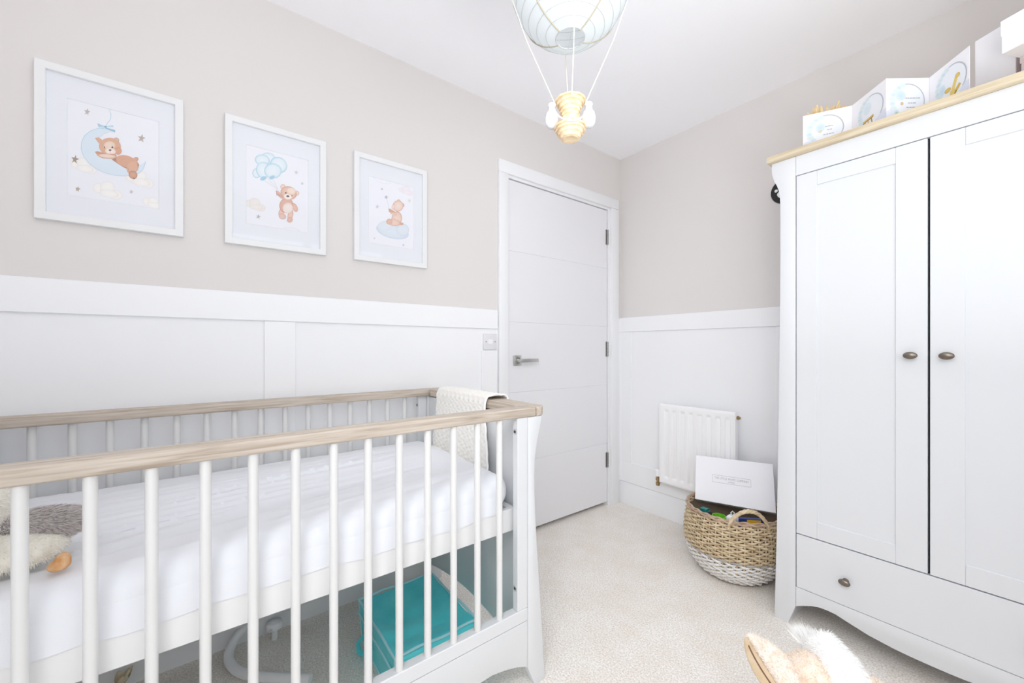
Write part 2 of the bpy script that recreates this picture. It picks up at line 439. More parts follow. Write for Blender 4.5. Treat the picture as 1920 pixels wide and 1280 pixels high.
for z in (.306, 1.052, 1.805):
    h = B()
    for k in range(5):
        h.cyl((.002, -.1365, z-.05+k*.02+.0006), (.002, -.1365, z-.05+k*.02+.0194), .0062, n=14)
    h.box(-.004, -.0015, -.151, -.137, z-.05, z+.05)
    obj('hinge', h, M['steel'], dr)
hd = obj('door_handle', B().box(-.004, .006, -.937, -.883, .962, 1.018, .002, 2), M['chrome'], dr)
obj('handle_neck', B().box(.006, .042, -.920, -.900, .980, 1.000, .002, 2), M['chrome'], hd)
obj('lever', B().box(.034, .046, -.922, -.790, .980, 1.000, .0025, 2), M['chrome'], hd)
obj('keyhole_cover', B().box(.005, .008, -.925, -.895, .972, 1.008, .001, 1), M['steel'], hd)

struct('hall_light_block', B().box(-.20, -.14, -1.2, .12, -.06, 2.2), M['beige'], smooth=0)  # unseen slab added behind the door to stop outside light leaking through
struct('hall_floor_block', B().box(-.14, -.12, -1.2, .12, -.06, 0), M['carpet'], smooth=0)  # unseen carpet strip added to close the light leak under the door
# ------------------------------------------------------------------ switch plate
sp = tag(obj('switch_plate', B().box(0, .010, -1.139, -1.054, 1.051, 1.134, .003, 2), M['plastic_grey'], base=(0, -1.0965, 1.0925)),
         'square pale grey blank switch plate with two screws, beside the door frame', 'switch')
for y in (-1.124, -1.067): obj('screw', B().cyl((.009, y, 1.0925), (.0112, y, 1.0925), .0032, n=10), M['steel'], sp)
obj('rocker', B().box(.009, .0125, -1.108, -1.083, 1.080, 1.105, .001, 1), M['plastic'], sp)

# ------------------------------------------------------------------ radiator
rd = thing('radiator', 'small white panel radiator low on the panelled wall behind the basket', 'radiator', (.575, 0, .235))
rx0, rx1, rz0, rz1, ry = .358, .792, .240, .722, -.088
pitch = .0505; first = .0455
def rf(u, v):
    x = rx0+(rx1-rx0)*u; z = rz0+(rz1-rz0)*v
    t = (x-rx0-first)/pitch; k = round(t)
    d = 0
    if 0 <= k <= 7:
        a = abs(x-rx0-first-k*pitch)
        d = (1-sm(.008, .017, a))*sm(.030, .055, z-rz0)*sm(.030, .050, rz1-z)
    edge = min(x-rx0, rx1-x, z-rz0, rz1-z)
    return Vector((x, ry+.011*d+.006*(1-sm(0, .006, edge)), z))
obj('panel', B().grid(rf, 130, 60), M['radiator'], rd, smooth=60)
obj('back_panel', B().box(rx0, rx1, -.080, -.045, rz0+.004, rz1-.004, .004, 2), M['radiator'], rd)
obj('side_trim', B().box(rx1-.002, rx1+.004, -.084, -.042, rz0, rz1, .002, 2), M['radiator'], rd)
obj('side_trim', B().box(rx0-.004, rx0+.002, -.084, -.042, rz0, rz1, .002, 2), M['radiator'], rd)
for x in (.44, .71): obj('bracket', B().box(x-.015, x+.015, -.046, 0, .33, .66), M['radiator'], rd)
v = obj('valve', B().lathe([(0, -.030), (.012, -.030), (.013, -.012), (.009, -.010), (.009, 0), (.013, .002), (.013, .016), (.009, .018), (.009, .026)], (.331, -.062, .240), 16)
        .cyl((.331, -.062, .243), (.366, -.062, .243), .008, n=14).cyl((.345, -.062, .243), (.355, -.062, .243), .012, n=6), M['brass'], rd)
obj('valve_cap', B().lathe([(0, .072), (.011, .070), (.0135, .064), (.0135, .028), (.010, .026)], (.331, -.062, .240), 16), M['plastic'], v)
obj('pipe', B().cyl((.331, -.062, .222), (.331, -.003, .222), .0075, n=14), M['plastic'], rd)
obj('bleed_plug', B().cyl((.790, -.062, .692), (.806, -.062, .692), .010, n=6).cyl((.804, -.062, .692), (.814, -.062, .692), .006, n=12), M['brass'], rd)

# ------------------------------------------------------------------ three framed prints on the left wall
ART1= [('n','printed_cloud'),('e',-835,-485,120,0,-10,-140,'f5f3f1','e9e5e2'),('e',-685,-425,140,0,-20,-170,'f5f3f1','e9e5e2'),('e',-535,-585,130,0,-20,-130,'f5f3f1','e9e5e2'),('e',-655,-585,180,0,-10,-110,'f5f3f1','e9e5e2'),('n','printed_cloud'),('e',375,-565,150,0,-20,-160,'f5f3f1','e9e5e2'),('e',555,-505,170,10,-30,-190,'f5f3f1','e9e5e2'),('e',735,-685,170,0,-10,-160,'f5f3f1','e9e5e2'),('e',595,-685,220,0,-20,-130,'f5f3f1','e9e5e2'),('n','printed_cloud'),('e',-355,-1095,140,0,-20,-160,'f5f3f1','e9e5e2'),('e',-175,-1035,160,0,-30,-200,'f5f3f1','e9e5e2'),('e',5,-1225,160,0,-20,-150,'f5f3f1','e9e5e2'),('e',-135,-1215,210,-10,-20,-130,'f5f3f1','e9e5e2'),('n','printed_cloud'),('e',735,-1265,110,-10,-10,-120,'f5f3f1','e9e5e2'),('e',875,-1225,130,0,-20,-140,'f5f3f1','e9e5e2'),('e',1015,-1365,120,0,-20,-110,'f5f3f1','e9e5e2'),('e',905,-1355,170,-10,-10,-100,'f5f3f1','e9e5e2'),('n','printed_cloud'),('e',745,1745,60,10,-10,-70,'ecebee','e0e0e6'),('e',815,1785,70,10,-10,-90,'ecebee','e0e0e6'),('e',895,1715,70,10,-10,-70,'ecebee','e0e0e6'),('e',835,1705,90,10,-10,-50,'ecebee','e0e0e6'),('n','printed_star'),('p',[(-595,1255),(-585,1185),(-545,1185),(-585,1125),(-585,1055),(-615,1095),(-665,1055),(-635,1125),(-675,1175),(-625,1185)],'b9b1ac','b9b1ac'),('n','printed_star'),('p',[(-845,-225),(-835,-315),(-775,-325),(-835,-385),(-825,-485),(-875,-425),(-925,-485),(-895,-385),(-935,-315),(-875,-315)],'a08c7c','a08c7c'),('n','printed_star'),('p',[(625,875),(635,785),(695,775),(635,715),(645,615),(595,665),(525,615),(565,715),(515,775),(585,785)],'b9aca3','b9aca3'),('n','printed_star'),('p',[(-795,-1145),(-785,-1205),(-745,-1215),(-785,-1255),(-785,-1315),(-815,-1275),(-845,-1305),(-835,-1245),(-855,-1205),(-815,-1205)],'aa9a8c','aa9a8c'),('n','printed_star'),('p',[(375,-955),(375,-1015),(415,-1015),(385,-1055),(385,-1105),(355,-1075),(325,-1105),(335,-1045),(315,-1015),(355,-1015)],'c9c2c2','c9c2c2'),('n','printed_moon'),('p',[(-5,745),(-145,775),(-355,745),(-535,595),(-665,405),(-725,195),(-735,-15),(-685,-215),(-585,-375),(-435,-515),(-245,-595),(-35,-615),(175,-585),(385,-515),(555,-395),(645,-235),(705,25),(575,-125),(465,-255),(315,-255),(175,-235),(15,-155),(-125,-75),(-245,15),(-335,125),(-365,265),(-355,435),(-265,585),(-145,685)],'d8e5f0','d8e5f0'),('s',[(-5,745),(-145,775),(-355,745),(-535,595),(-665,405),(-725,195),(-735,-15),(-685,-215),(-585,-375),(-435,-515),(-245,-595),(-35,-615),(175,-585),(385,-515),(555,-395),(645,-235),(705,25)],100,'a8cce0'),('s',[(575,-125),(465,-255),(315,-255),(175,-235),(15,-155),(-125,-75),(-245,15),(-335,125),(-365,265),(-355,435),(-265,585),(-145,685)],50,'b5d2e2'),('s',[(-135,1395),(-95,1255),(-105,1095),(-175,955),(-215,845)],90,'a9c8d8'),('p',[(-215,835),(-395,875),(-365,775)],'a3cbdc','a3cbdc'),('p',[(-215,835),(-55,935),(-35,875)],'bcd8e4','bcd8e4'),('p',[(-225,805),(-5,795),(-5,725),(-215,765)],'93c0d4','93c0d4'),('p',[(-235,805),(-385,725),(-245,755)],'b2d3e0','b2d3e0'),('e',-215,825,30,10,0,-30,'7fb0c8','7fb0c8'),('n','printed_bear'),('p',[(-445,405),(-365,455),(-295,405),(-295,235),(-365,275)],'dcaa88','d6a488'),('e',15,465,70,30,0,-100,'e6c7b2','b0775c'),('e',475,25,50,-10,-20,-70,'d6a488','b0775c'),('p',[(-75,-135),(105,35),(285,45),(465,35),(545,-135),(515,-315),(465,-405),(335,-365),(205,-325),(65,-245)],'d6a488','b0775c'),('e',265,-115,240,-50,-50,-190,'d6a182','d6a488'),('e',385,-275,120,-30,-50,-220,'dcae92','d6a488'),('e',405,-495,100,0,-10,-130,'d6a488','b0775c'),('e',425,-605,20,0,0,-20,'6a4a44','6a4a44'),('e',-115,245,240,30,-30,-280,'d9a886','d6a488'),('e',-125,275,130,40,0,-140,'ead5c6','dcb398'),('e',65,165,80,20,0,-120,'d9a083','c98f6f'),('e',-105,105,120,20,0,-110,'f3e6de','e6c8b6'),('e',-115,135,30,10,0,-30,'6d4b42','6d4b42'),('e',-235,185,10,0,0,-30,'4d3a36','4d3a36'),('e',-65,235,20,10,0,-30,'4d3a36','4d3a36'),('s',[(-295,215),(-265,245)],50,'b0775c'),('s',[(-85,305),(-55,295)],50,'b0775c'),('s',[(-105,105),(-115,65),(-95,55)],40,'b0775c'),('p',[(-445,-15),(-385,25),(-215,-5),(15,55),(35,-25),(-75,-125),(-285,-165),(-385,-125)],'d9ab8f','c88c6c'),('e',-175,-65,190,30,-10,-60,'ecd5c6','dcb49c'),('s',[(-75,-145),(105,-265),(285,-315),(325,-445)],60,'b0775c')]
ART2= [('n','printed_cloud'),('e',-930,-715,140,10,-20,-130,'ece8e4','e2dcd8'),('e',-760,-655,170,0,-20,-170,'ece8e4','e2dcd8'),('e',-580,-805,160,0,-20,-140,'ece8e4','e2dcd8'),('e',-720,-815,220,10,-10,-100,'ece8e4','e2dcd8'),('n','printed_cloud'),('s',[(180,-1415),(460,-1355),(740,-1425)],160,'dedee4'),('n','printed_star'),('p',[(-630,-1045),(-620,-1115),(-570,-1125),(-620,-1165),(-610,-1235),(-650,-1195),(-710,-1225),(-680,-1155),(-720,-1115),(-660,-1115)],'b8b2b4','b8b2b4'),('n','printed_star'),('p',[(620,915),(620,855),(680,855),(630,805),(630,745),(590,775),(540,745),(570,805),(530,845),(590,855)],'d3cdd0','d3cdd0'),('n','printed_star'),('p',[(820,515),(830,465),(870,465),(830,425),(840,375),(800,405),(760,375),(780,425),(750,465),(800,465)],'cfcace','cfcace'),('n','printed_moon'),('s',[(720,1695),(800,1605),(950,1585)],70,'d8d4d2'),('n','printed_balloons'),('e',-320,1105,220,-30,-60,-200,'a9cfe0','98c2d6'),('e',-320,1105,220,-30,-60,-190,'e8eff4','bddbe8'),('e',-700,445,130,30,0,-180,'a9cfe0','98c2d6'),('e',-700,445,120,30,0,-170,'e8eff4','bddbe8'),('e',10,945,240,-130,-140,-270,'a9cfe0','98c2d6'),('e',10,945,230,-120,-140,-260,'e8eff4','bddbe8'),('e',-520,975,230,0,-50,-210,'a9cfe0','98c2d6'),('e',-520,975,220,0,-50,-200,'e8eff4','bddbe8'),('e',-490,615,220,130,70,-280,'a9cfe0','98c2d6'),('e',-490,615,210,120,70,-280,'e8eff4','bddbe8'),('e',-180,665,280,50,-20,-290,'a9cfe0','98c2d6'),('e',-180,665,270,50,-20,-280,'e8eff4','bddbe8'),('e',-490,305,100,70,20,-70,'9cc6dd','b9d8e6'),('e',-210,415,90,70,20,-60,'9cc6dd','b9d8e6'),('s',[(-490,255),(-40,15)],40,'8a9a98'),('s',[(-390,385),(-30,5)],40,'8a9a98'),('s',[(-190,365),(-20,15)],40,'8a9a98'),('n','printed_bear'),('e',140,155,80,30,0,-90,'eed6cc','cd9a86'),('e',610,15,90,20,0,-90,'eed6c4','cd9a86'),('p',[(-90,-45),(10,-45),(210,-255),(110,-335),(-70,-195)],'e9c5b8','cd9a86'),('s',[(-40,15),(-70,-265)],40,'8aa6a8'),('e',550,-555,80,60,70,-150,'e6bfb0','cd9a86'),('e',90,-855,90,10,-20,-160,'e9c5b8','cd9a86'),('e',130,-985,120,-10,-20,-110,'e6c6bb','cd9a86'),('e',400,-875,90,0,-40,-210,'e9c5b8','cd9a86'),('e',380,-1065,90,-20,-40,-110,'e2b9aa','cd9a86'),('e',260,-535,230,10,-50,-300,'e0b5a6','cd9a86'),('e',310,-625,170,10,-30,-210,'f0e6e0','e6cdc2'),('s',[(40,-525),(260,-475),(460,-485)],40,'cd9a86'),('e',340,-45,270,-20,-50,-260,'e6c4b2','cd9a86'),('e',430,55,150,-10,-30,-130,'efdccd','e6c4b2'),('e',310,-195,140,0,-20,-110,'f5ebe4','eccfc0'),('e',310,-175,50,0,-10,-40,'4a4348','4a4348'),('e',240,-65,30,10,0,-30,'54454a','54454a'),('e',450,-125,20,10,0,-20,'54454a','54454a')]
ART3= [('n','printed_cloud'),('e',470,1175,160,20,-20,-110,'eee9ee','e4dfe8'),('e',670,1245,190,10,-30,-150,'eee9ee','e4dfe8'),('e',870,1115,180,10,-20,-120,'eee9ee','e4dfe8'),('e',710,1105,250,20,-10,-100,'eee9ee','e4dfe8'),('n','printed_cloud'),('s',[(-820,1385),(-580,1255),(-280,1245),(-70,1325)],120,'e0dde2'),('n','printed_moon'),('s',[(910,1755),(960,1675)],80,'e2e0e4'),('n','printed_star'),('p',[(-430,1055),(-420,1005),(-370,1005),(-410,975),(-410,925),(-440,955),(-490,925),(-470,975),(-490,1005),(-450,1005)],'c4bfc6','c4bfc6'),('n','printed_star'),('p',[(-620,275),(-610,205),(-540,195),(-610,145),(-600,75),(-650,115),(-720,75),(-680,145),(-730,195),(-660,205)],'cfccd4','cfccd4'),('n','printed_star'),('p',[(850,865),(860,795),(930,795),(870,745),(870,665),(820,705),(750,665),(790,745),(740,785),(810,795)],'dfd8d4','dfd8d4'),('n','printed_star'),('p',[(-760,-1175),(-750,-1215),(-710,-1215),(-750,-1245),(-740,-1285),(-770,-1265),(-810,-1285),(-790,-1245),(-820,-1215),(-780,-1215)],'d2d0d6','d2d0d6'),('n','printed_star'),('p',[(560,-1245),(570,-1305),(620,-1305),(570,-1335),(570,-1395),(540,-1365),(490,-1385),(510,-1335),(480,-1295),(530,-1295)],'d0ced6','d0ced6'),('n','printed_star'),('p',[(-230,775),(-220,705),(-150,695),(-210,655),(-210,585),(-260,625),(-320,585),(-290,655),(-330,695),(-270,705)],'b4b4be','b4b4be'),('n','printed_cloud'),('e',50,-795,740,-50,-80,-320,'dde5ee','c9d6e2'),('e',-310,-615,320,120,40,-220,'dfe6ee','d3dde7'),('e',510,-635,300,0,-50,-280,'dfe6ee','cfdae5'),('n','printed_wand'),('s',[(-250,665),(-110,215),(-30,-85)],50,'8a8a94'),('n','printed_bear'),('e',320,635,80,20,0,-70,'ecd0c2','d0a08a'),('e',500,475,90,20,0,-90,'e0b29a','d0a08a'),('e',450,-375,100,20,0,-60,'dca389','d0a08a'),('e',230,-185,240,30,-30,-330,'ecd3c6','d0a08a'),('e',110,-385,280,0,-40,-160,'ecd0c2','d0a08a'),('e',-110,-385,140,30,0,-130,'e3b9aa','d0a08a'),('p',[(-150,185),(-60,195),(170,105),(290,45),(200,-55),(-10,-35),(-130,55)],'e8c8b9','d0a08a'),('e',290,395,250,60,0,-250,'eedbd2','d29f86'),('e',70,305,70,10,-20,-120,'f0ddd4','d0a08a')]
def hexl(h):
    v = srgb(h); return tuple(c*.90+.10*.85 for c in v[:3])+(1,)
def art_mesh(items, yc, zc, x0):
    vs = []; fs = []; cols = []; k = 0
    for it in items:
        k += 1; x = x0+k*.000018
        if it[0] == 'e':
            _, cu, cv, au, av, bu, bv, ci, co = it
            n = 22; b0 = len(vs)
            vs.append((x, yc+cu*1e-4, zc+cv*1e-4)); cols.append(hexl(ci))
            h0, h1 = hexl(ci), hexl(co); hm = tuple(a*.72+b*.28 for a, b in zip(h0, h1))
            for q, cc in ((.78, hm), (1.0, h1)):
                for i in range(n):
                    c, s = math.cos(2*PI*i/n)*q, math.sin(2*PI*i/n)*q
                    vs.append((x, yc+(cu+au*c+bu*s)*1e-4, zc+(cv+av*c+bv*s)*1e-4)); cols.append(cc)
            fs += [(b0, b0+1+i, b0+1+(i+1) % n) for i in range(n)]
            fs += [(b0+1+i, b0+1+n+i, b0+1+n+(i+1) % n, b0+1+(i+1) % n) for i in range(n)]
        elif it[0] == 'p':
            from mathutils.geometry import tessellate_polygon
            b0 = len(vs)
            for i, (u, v) in enumerate(it[1]):
                vs.append((x, yc+u*1e-4, zc+v*1e-4)); cols.append(hexl(it[2] if i % 2 else it[3]))
            fs += [tuple(b0+q for q in t) for t in tessellate_polygon([[Vector((u, v, 0)) for u, v in it[1]]])]
        else:
            P = [Vector((u*1e-4, v*1e-4)) for u, v in it[1]]; w = it[2]*1e-5*.55; b0 = len(vs)
            for i, p in enumerate(P):
                t = (P[min(i+1, len(P)-1)]-P[max(i-1, 0)]).normalized(); nn = Vector((-t.y, t.x))*w
                for q in (p+nn, p-nn):
                    vs.append((x, yc+q.x, zc+q.y)); cols.append(hexl(it[3]))
            fs += [(b0+2*i, b0+2*i+1, b0+2*i+3, b0+2*i+2) for i in range(len(P)-1)]
    return vs, fs, cols
def add_art(par, items, yc, zc, x0, base):
    run = []; nm = 'printed_mark'; lay = x0
    for it in items+[('n', '')]:
        if it[0] == 'n':
            if run: one_print(par, nm, run, yc, zc, lay, base); lay += len(run)*.000018
            run = []; nm = it[1]
        else: run.append(it)
def one_print(par, nm, items, yc, zc, x0, base):
    vs, fs, cols = art_mesh(items, yc, zc, x0)
    me = bpy.data.meshes.new(nm); me.from_pydata([tuple(Vector(v)-Vector(base)) for v in vs], [], fs)
    a = me.color_attributes.new('ink', 'FLOAT_COLOR', 'POINT')
    for i, c in enumerate(cols): a.data[i].color = c
    bm = bmesh.new(); bm.from_mesh(me)
    for f in bm.faces:
        f.normal_update()
        if f.normal.x < 0: f.normal_flip()
    bm.to_mesh(me); bm.free(); me.materials.append(M['ink'])
    o = bpy.data.objects.new(nm, me); COL.objects.link(o); o.parent = par; BASE[o.name] = Vector(base)
    return o
FR = [(-2.672, -2.343, -2.5075, ART1, 'white framed print of a bear lying on a blue crescent moon, above the crib'),
      (-2.2305, -1.900, -2.065, ART2, 'white framed print of a bear holding blue balloons, middle of three'),
      (-1.791, -1.461, -1.626, ART3, 'white framed print of a bear on a cloud with a wand, nearest the door')]
zf0, zf1 = 1.4315, 1.888
for y0, y1, yc, art, lab in FR:
    base = (0, (y0+y1)/2, zf0)
    t = thing('framed_print', lab, 'picture', base, 'framed nursery prints')
    w = .022
    fb = B()
    rings = [(.0005, 0), (.0188, 0), (.0200, .0012), (.0200, w-.0012), (.0188, w), (.0005, w)]
    VR = [[fb.bm.verts.new((x_, *c_)) for c_ in ((y0+i_, zf0+i_), (y1-i_, zf0+i_), (y1-i_, zf1-i_), (y0+i_, zf1-i_))] for x_, i_ in rings]
    for r0_, r1_ in zip(VR, VR[1:]):
        for k_ in range(4): fb.bm.faces.new((r0_[k_], r0_[(k_+1) % 4], r1_[(k_+1) % 4], r1_[k_]))
    bmesh.ops.recalc_face_normals(fb.bm, faces=fb.bm.faces[:])
    obj('frame', fb, M['frame'], t)
    obj('backing', B().box(.0005, .006, y0+w, y1-w, zf0+w, zf1-w), M['mount'], t, smooth=0)
    pw, ph = .103, .144; zc = (zf0+zf1)/2-.003
    mb = B()
    a0, a1, c0, c1 = y0+w, y1-w, zf0+w, zf1-w; py0, py1, pz0, pz1 = (y0+y1)/2-pw, (y0+y1)/2+pw, zc-ph, zc+ph
    def q4(p): mb.bm.faces.new([mb.bm.verts.new(x) for x in p])
    X, X2 = .0085, .0068
    q4([(X, a0, c0), (X, a1, c0), (X, py1, pz0), (X, py0, pz0)]); q4([(X, a1, c0), (X, a1, c1), (X, py1, pz1), (X, py1, pz0)])
    q4([(X, a1, c1), (X, a0, c1), (X, py0, pz1), (X, py1, pz1)]); q4([(X, a0, c1), (X, a0, c0), (X, py0, pz0), (X, py0, pz1)])
    for (ya, za), (yb, zb) in (((py0, pz0), (py1, pz0)), ((py1, pz0), (py1, pz1)), ((py1, pz1), (py0, pz1)), ((py0, pz1), (py0, pz0))):
        e = .0018
        def inn(y, z): return (X2, y+(e if y == py0 else -e), z+(e if z == pz0 else -e))
        q4([(X, ya, za), (X, yb, zb), inn(yb, zb), inn(ya, za)])
    obj('mount', mb, M['mount'], t, smooth=0)
    pp = obj('print', B().box(.006, .0067, py0, py1, pz0, pz1), M['paper'], t, smooth=0)
    add_art(pp, art, yc, 1.6595, .0068, base)
    obj('glazing', B().box(.0118, .0138, a0-.002, a1+.002, c0-.002, c1+.002), M['glass'], t, smooth=0)

# ------------------------------------------------------------------ crib
CX0, CX1, CY0, CY1 = .045, .795, -2.842, -1.412
cr = thing('crib', 'white slatted baby crib with pale oak top rails along the left wall', 'crib', ((CX0+CX1)/2, (CY0+CY1)/2, 0))
YM = (CY0+CY1)/2
def mirY(y): return 2*YM-y
def mirX(x): return CX0+CX1-x
# oak top rails
for sx in (0, 1):
    xa, xb = (.742, .795) if sx == 0 else (mirX(.795), mirX(.742))
    obj('side_top_rail', B().box(xa, xb, mirY(-1.4555), -1.4555, .845, .875, .005, 3), M['woody'], cr)
def capshape(f):
    r = .030; P = []
    for cx_, s0 in ((.795-r, 1), (.045+r, -1)):
        for i in range(9):
            a = PI/2*i/8
            P.append((cx_+s0*r*math.sin(PI/2-a), -1.412-r+r*math.sin(a)) if s0 > 0 else (cx_-r*math.sin(a), -1.412-r+r*math.cos(a)))
    P += [(.045, -1.4548), (.098, -1.4548), (.112, -1.490), (.728, -1.490), (.742, -1.4548), (.795, -1.4548)]
    return P
cp = capshape(0)
obj('end_top_rail', B().prism(cp, lambda u, v, w: (u, v, .845+.030*w), .004), M['woodx'], cr)
obj('end_top_rail', B().prism(cp, lambda u, v, w: (u, mirY(v), .845+.030*w), .004), M['woodx'], cr)
# posts with curved outer profile
prof = [(-1.488, .8445), (-1.488, .066), (-1.459, 0), (-1.417, 0), (-1.426, .13), (-1.440, .301), (-1.452, .45), (-1.459, .56), (-1.462, .66), (-1.459, .715), (-1.450, .765), (-1.439, .805), (-1.432, .83), (-1.430, .8445)]
for sx in (0, 1):
    for sy in (0, 1):
        xa, xb = (.757, .793) if sx == 0 else (mirX(.793), mirX(.757))
        obj('leg', B().prism(prof, lambda u, v, w: (xa+(xb-xa)*w, u if sy == 0 else mirY(u), v), .0025), M['crib'], cr)
# solid end boards with arched lower edge
ep = [(.757, .84), (.757, .085)] + [(.757-.674*t, .085+.045*math.sin(PI*t)) for t in [i/14 for i in range(1, 14)]] + [(.083, .085), (.083, .84)]
for sy in (0, 1):
    obj('end_board', B().prism(ep, lambda u, v, w: (u, (-1.484+.020*w) if sy == 0 else mirY(-1.484+.020*w), v), .002), M['crib'], cr)
    ya, yb = (-1.464, -1.440) if sy == 0 else (mirY(-1.440), mirY(-1.464))
    obj('end_rail', B().box(.757, .083, ya, yb, .80, .845), M['crib'], cr)
# side frames
def aprof():
    half = [(-1.489, .068), (-1.499, .075), (-1.530, .088), (-1.576, .101), (-1.622, .109), (-1.660, .108), (-1.74, .102), (-1.85, .094), (-1.98, .089), (YM, .087)]
    return half+[(mirY(y), z) for y, z in reversed(half[:-1])]
ap = aprof()
for sx in (0, 1):
    f = (lambda x: x) if sx == 0 else mirX
    def bx(a, b): return (a, b) if sx == 0 else (f(b), f(a))
    for sy in (0, 1):
        ya, yb = (-1.528, -1.489) if sy == 0 else (mirY(-1.489), mirY(-1.528))
        st = obj('side_stile', B().box(*bx(.768, .792), ya, yb, .2555, .845, .0015, 1), M['crib'], cr)
        for z in (.803, .323):
            yy = -1.528 if sy == 0 else mirY(-1.528); dy = -.0015 if sy == 0 else .0015
            obj('bolt_head', B().cyl((f(.780), yy, z), (f(.780), yy+dy, z), .0085, n=16), M['bolt'], st)
            obj('bolt_socket', B().cyl((f(.780), yy+dy, z), (f(.780), yy+dy*1.4, z), .0045, n=6), M['dark'], st)
    obj('bottom_rail', B().box(*bx(.764, .793), mirY(-1.489), -1.489, .216, .255, .002, 1), M['crib'], cr)
    xa, xb = bx(.768, .7915)
    obj('apron', B().prism(ap+[(mirY(-1.489), .2145), (-1.489, .2145)], lambda u, v, w: (xa+(xb-xa)*w, u, v), .0015), M['crib'], cr)
    first = obj('bar', B().cyl((f(.780), -1.588, .2545), (f(.780), -1.588, .8455), .0095, n=20, cap=False), M['bar'], cr)
    for k in range(1, 15): dup(first, 'bar', (0, -.077*k, 0), cr)
# mattress deck
obj('deck_rail', B().box(.730, .7495, -2.752, -1.503, .4850, .5550, .002, 1), M['crib_rail'], cr)
obj('deck_rail', B().box(mirX(.7495), mirX(.730), -2.752, -1.503, .4850, .5550, .002, 1), M['crib_rail'], cr)
obj('deck_cross_rail', B().box(.110, .730, -1.525, -1.503, .4850, .5550), M['crib_rail'], cr, smooth=0)
obj('deck_cross_rail', B().box(.110, .730, -2.752, -2.730, .4850, .5550), M['crib_rail'], cr, smooth=0)
for k in range(9):
    y = -2.68+k*.1375
    obj('deck_slat', B().box(.110, .730, y-.035, y+.035, .535, .5480, .001, 1), M['crib_rail'], cr)

# ------------------------------------------------------------------ mattress under a fitted sheet
def wr(p):
    q = Vector(p)
    up = sm(.60, .645, q.z)
    if up > 0:
        crown = .010*math.sin(PI*sm(.10, .75, q.x))*sm(-1.50, -1.62, q.y)
        n1 = noise.noise(Vector((q.x*22+q.y*3.2, q.y*.75, 3.1))); n2 = noise.noise(Vector((q.x*46+q.y*5.5, q.y*1.0, 9.7))); n3 = noise.noise(Vector((q.x*4.1, q.y*1.5, 5.5)))
        w = (n1*.0105+n2*.0085+(1-abs(n1))**8*.0120)*(.45+.55*sm(-.3, .25, n3))+noise.noise(Vector((q.x*8, q.y*1.4, 1.1)))*.003
        fade = (sm(-1.52, -1.85, q.y)*.85+.15)*sm(.10, .16, q.x)*(1-.75*sm(.64, .715, q.x))
        q.z += up*(crown+w*fade)
    else:
        q.x += (noise.noise(Vector((q.y*9, q.z*14, 1.7)))*.002) if q.x > .7 else 0
    return q
mt_ = obj('mattress', B().rbox((.098, -2.735, .5560), (.7490, -1.516, .6600), .048, .0062, wr), M['sheet'], base=(.42, -2.12, .5555), smooth=80)
tag(mt_, 'white mattress in a creased fitted sheet lying inside the crib', 'mattress')
def hemf(u, v):
    y = -2.72+1.16*u
    zb = .549+noise.noise(Vector((y*7, 2.2, 0)))*.010+noise.noise(Vector((y*19, 5.2, 0)))*.004
    z = zb+(.622-zb)*v
    return Vector((.7520-.0065*v*v*v+noise.noise(Vector((y*30, v*3, 0)))*.0012*(1-v), y, z))
obj('sheet_hem', B().grid(hemf, 150, 6), M['sheet'], mt_, smooth=80)

# ------------------------------------------------------------------ blanket over the crib's end rail
def path_blanket(s, x):
    L = [(-1.506, .640), (-1.500, .78), (-1.4985, .860), (-1.496, .880), (-1.486, .8865), (-1.450, .8880), (-1.420, .8865), (-1.406, .878), (-1.402, .855), (-1.402, .70), (-1.404, .60)]
    d = [0]
    for a, b in zip(L, L[1:]): d.append(d[-1]+math.hypot(b[0]-a[0], b[1]-a[1]))
    t = s*d[-1]
    for i in range(len(L)-1):
        if t <= d[i+1] or i == len(L)-2:
            k = (t-d[i])/(d[i+1]-d[i]); return L[i][0]+(L[i+1][0]-L[i][0])*k, L[i][1]+(L[i+1][1]-L[i][1])*k, t
def blf(off):
    def f(u, v):
        y, z, t = path_blanket(v, u)
        x = .200+.372*u
        hang = max(0, .845-z)
        low = sm(.84, .64, z) if y < -1.45 else 0
        x += low*(-.020+.060*u*u)
        y2 = y
        if y < -1.45: y2 -= low*(.010*u+.004*math.sin(u*17)+.003)
        c = .0022*(math.sin(u*2*PI*11+1.2*math.sin(t*2*PI/.035))*math.cos(t*2*PI/.022))*(1 if off else 0)
        if z > .87: return Vector((x, y2, z+c+off))
        if y < -1.45: return Vector((x, y2-c-off, z+.004*math.sin(u*13)*low))
        return Vector((x, y2+c+off, z))
    return f
bb = B(); nu, nv = 132, 150
fo = blf(.0045); fi = blf(0)
VO = [[bb.bm.verts.new(fo(i/nu, j/nv)) for j in range(nv+1)] for i in range(nu+1)]
VI = [[bb.bm.verts.new(fi(i/nu, j/nv)) for j in range(nv+1)] for i in range(nu+1)]
for i in range(nu):
    for j in range(nv):
        bb.bm.faces.new((VO[i][j], VO[i+1][j], VO[i+1][j+1], VO[i][j+1])); bb.bm.faces.new((VI[i][j], VI[i][j+1], VI[i+1][j+1], VI[i+1][j]))
for j in range(nv):
    bb.bm.faces.new((VO[0][j], VO[0][j+1], VI[0][j+1], VI[0][j])); bb.bm.faces.new((VO[nu][j], VI[nu][j], VI[nu][j+1], VO[nu][j+1]))
for i in range(nu):
    bb.bm.faces.new((VO[i][0], VI[i][0], VI[i+1][0], VO[i+1][0])); bb.bm.faces.new((VO[i][nv], VO[i+1][nv], VI[i+1][nv], VI[i][nv]))
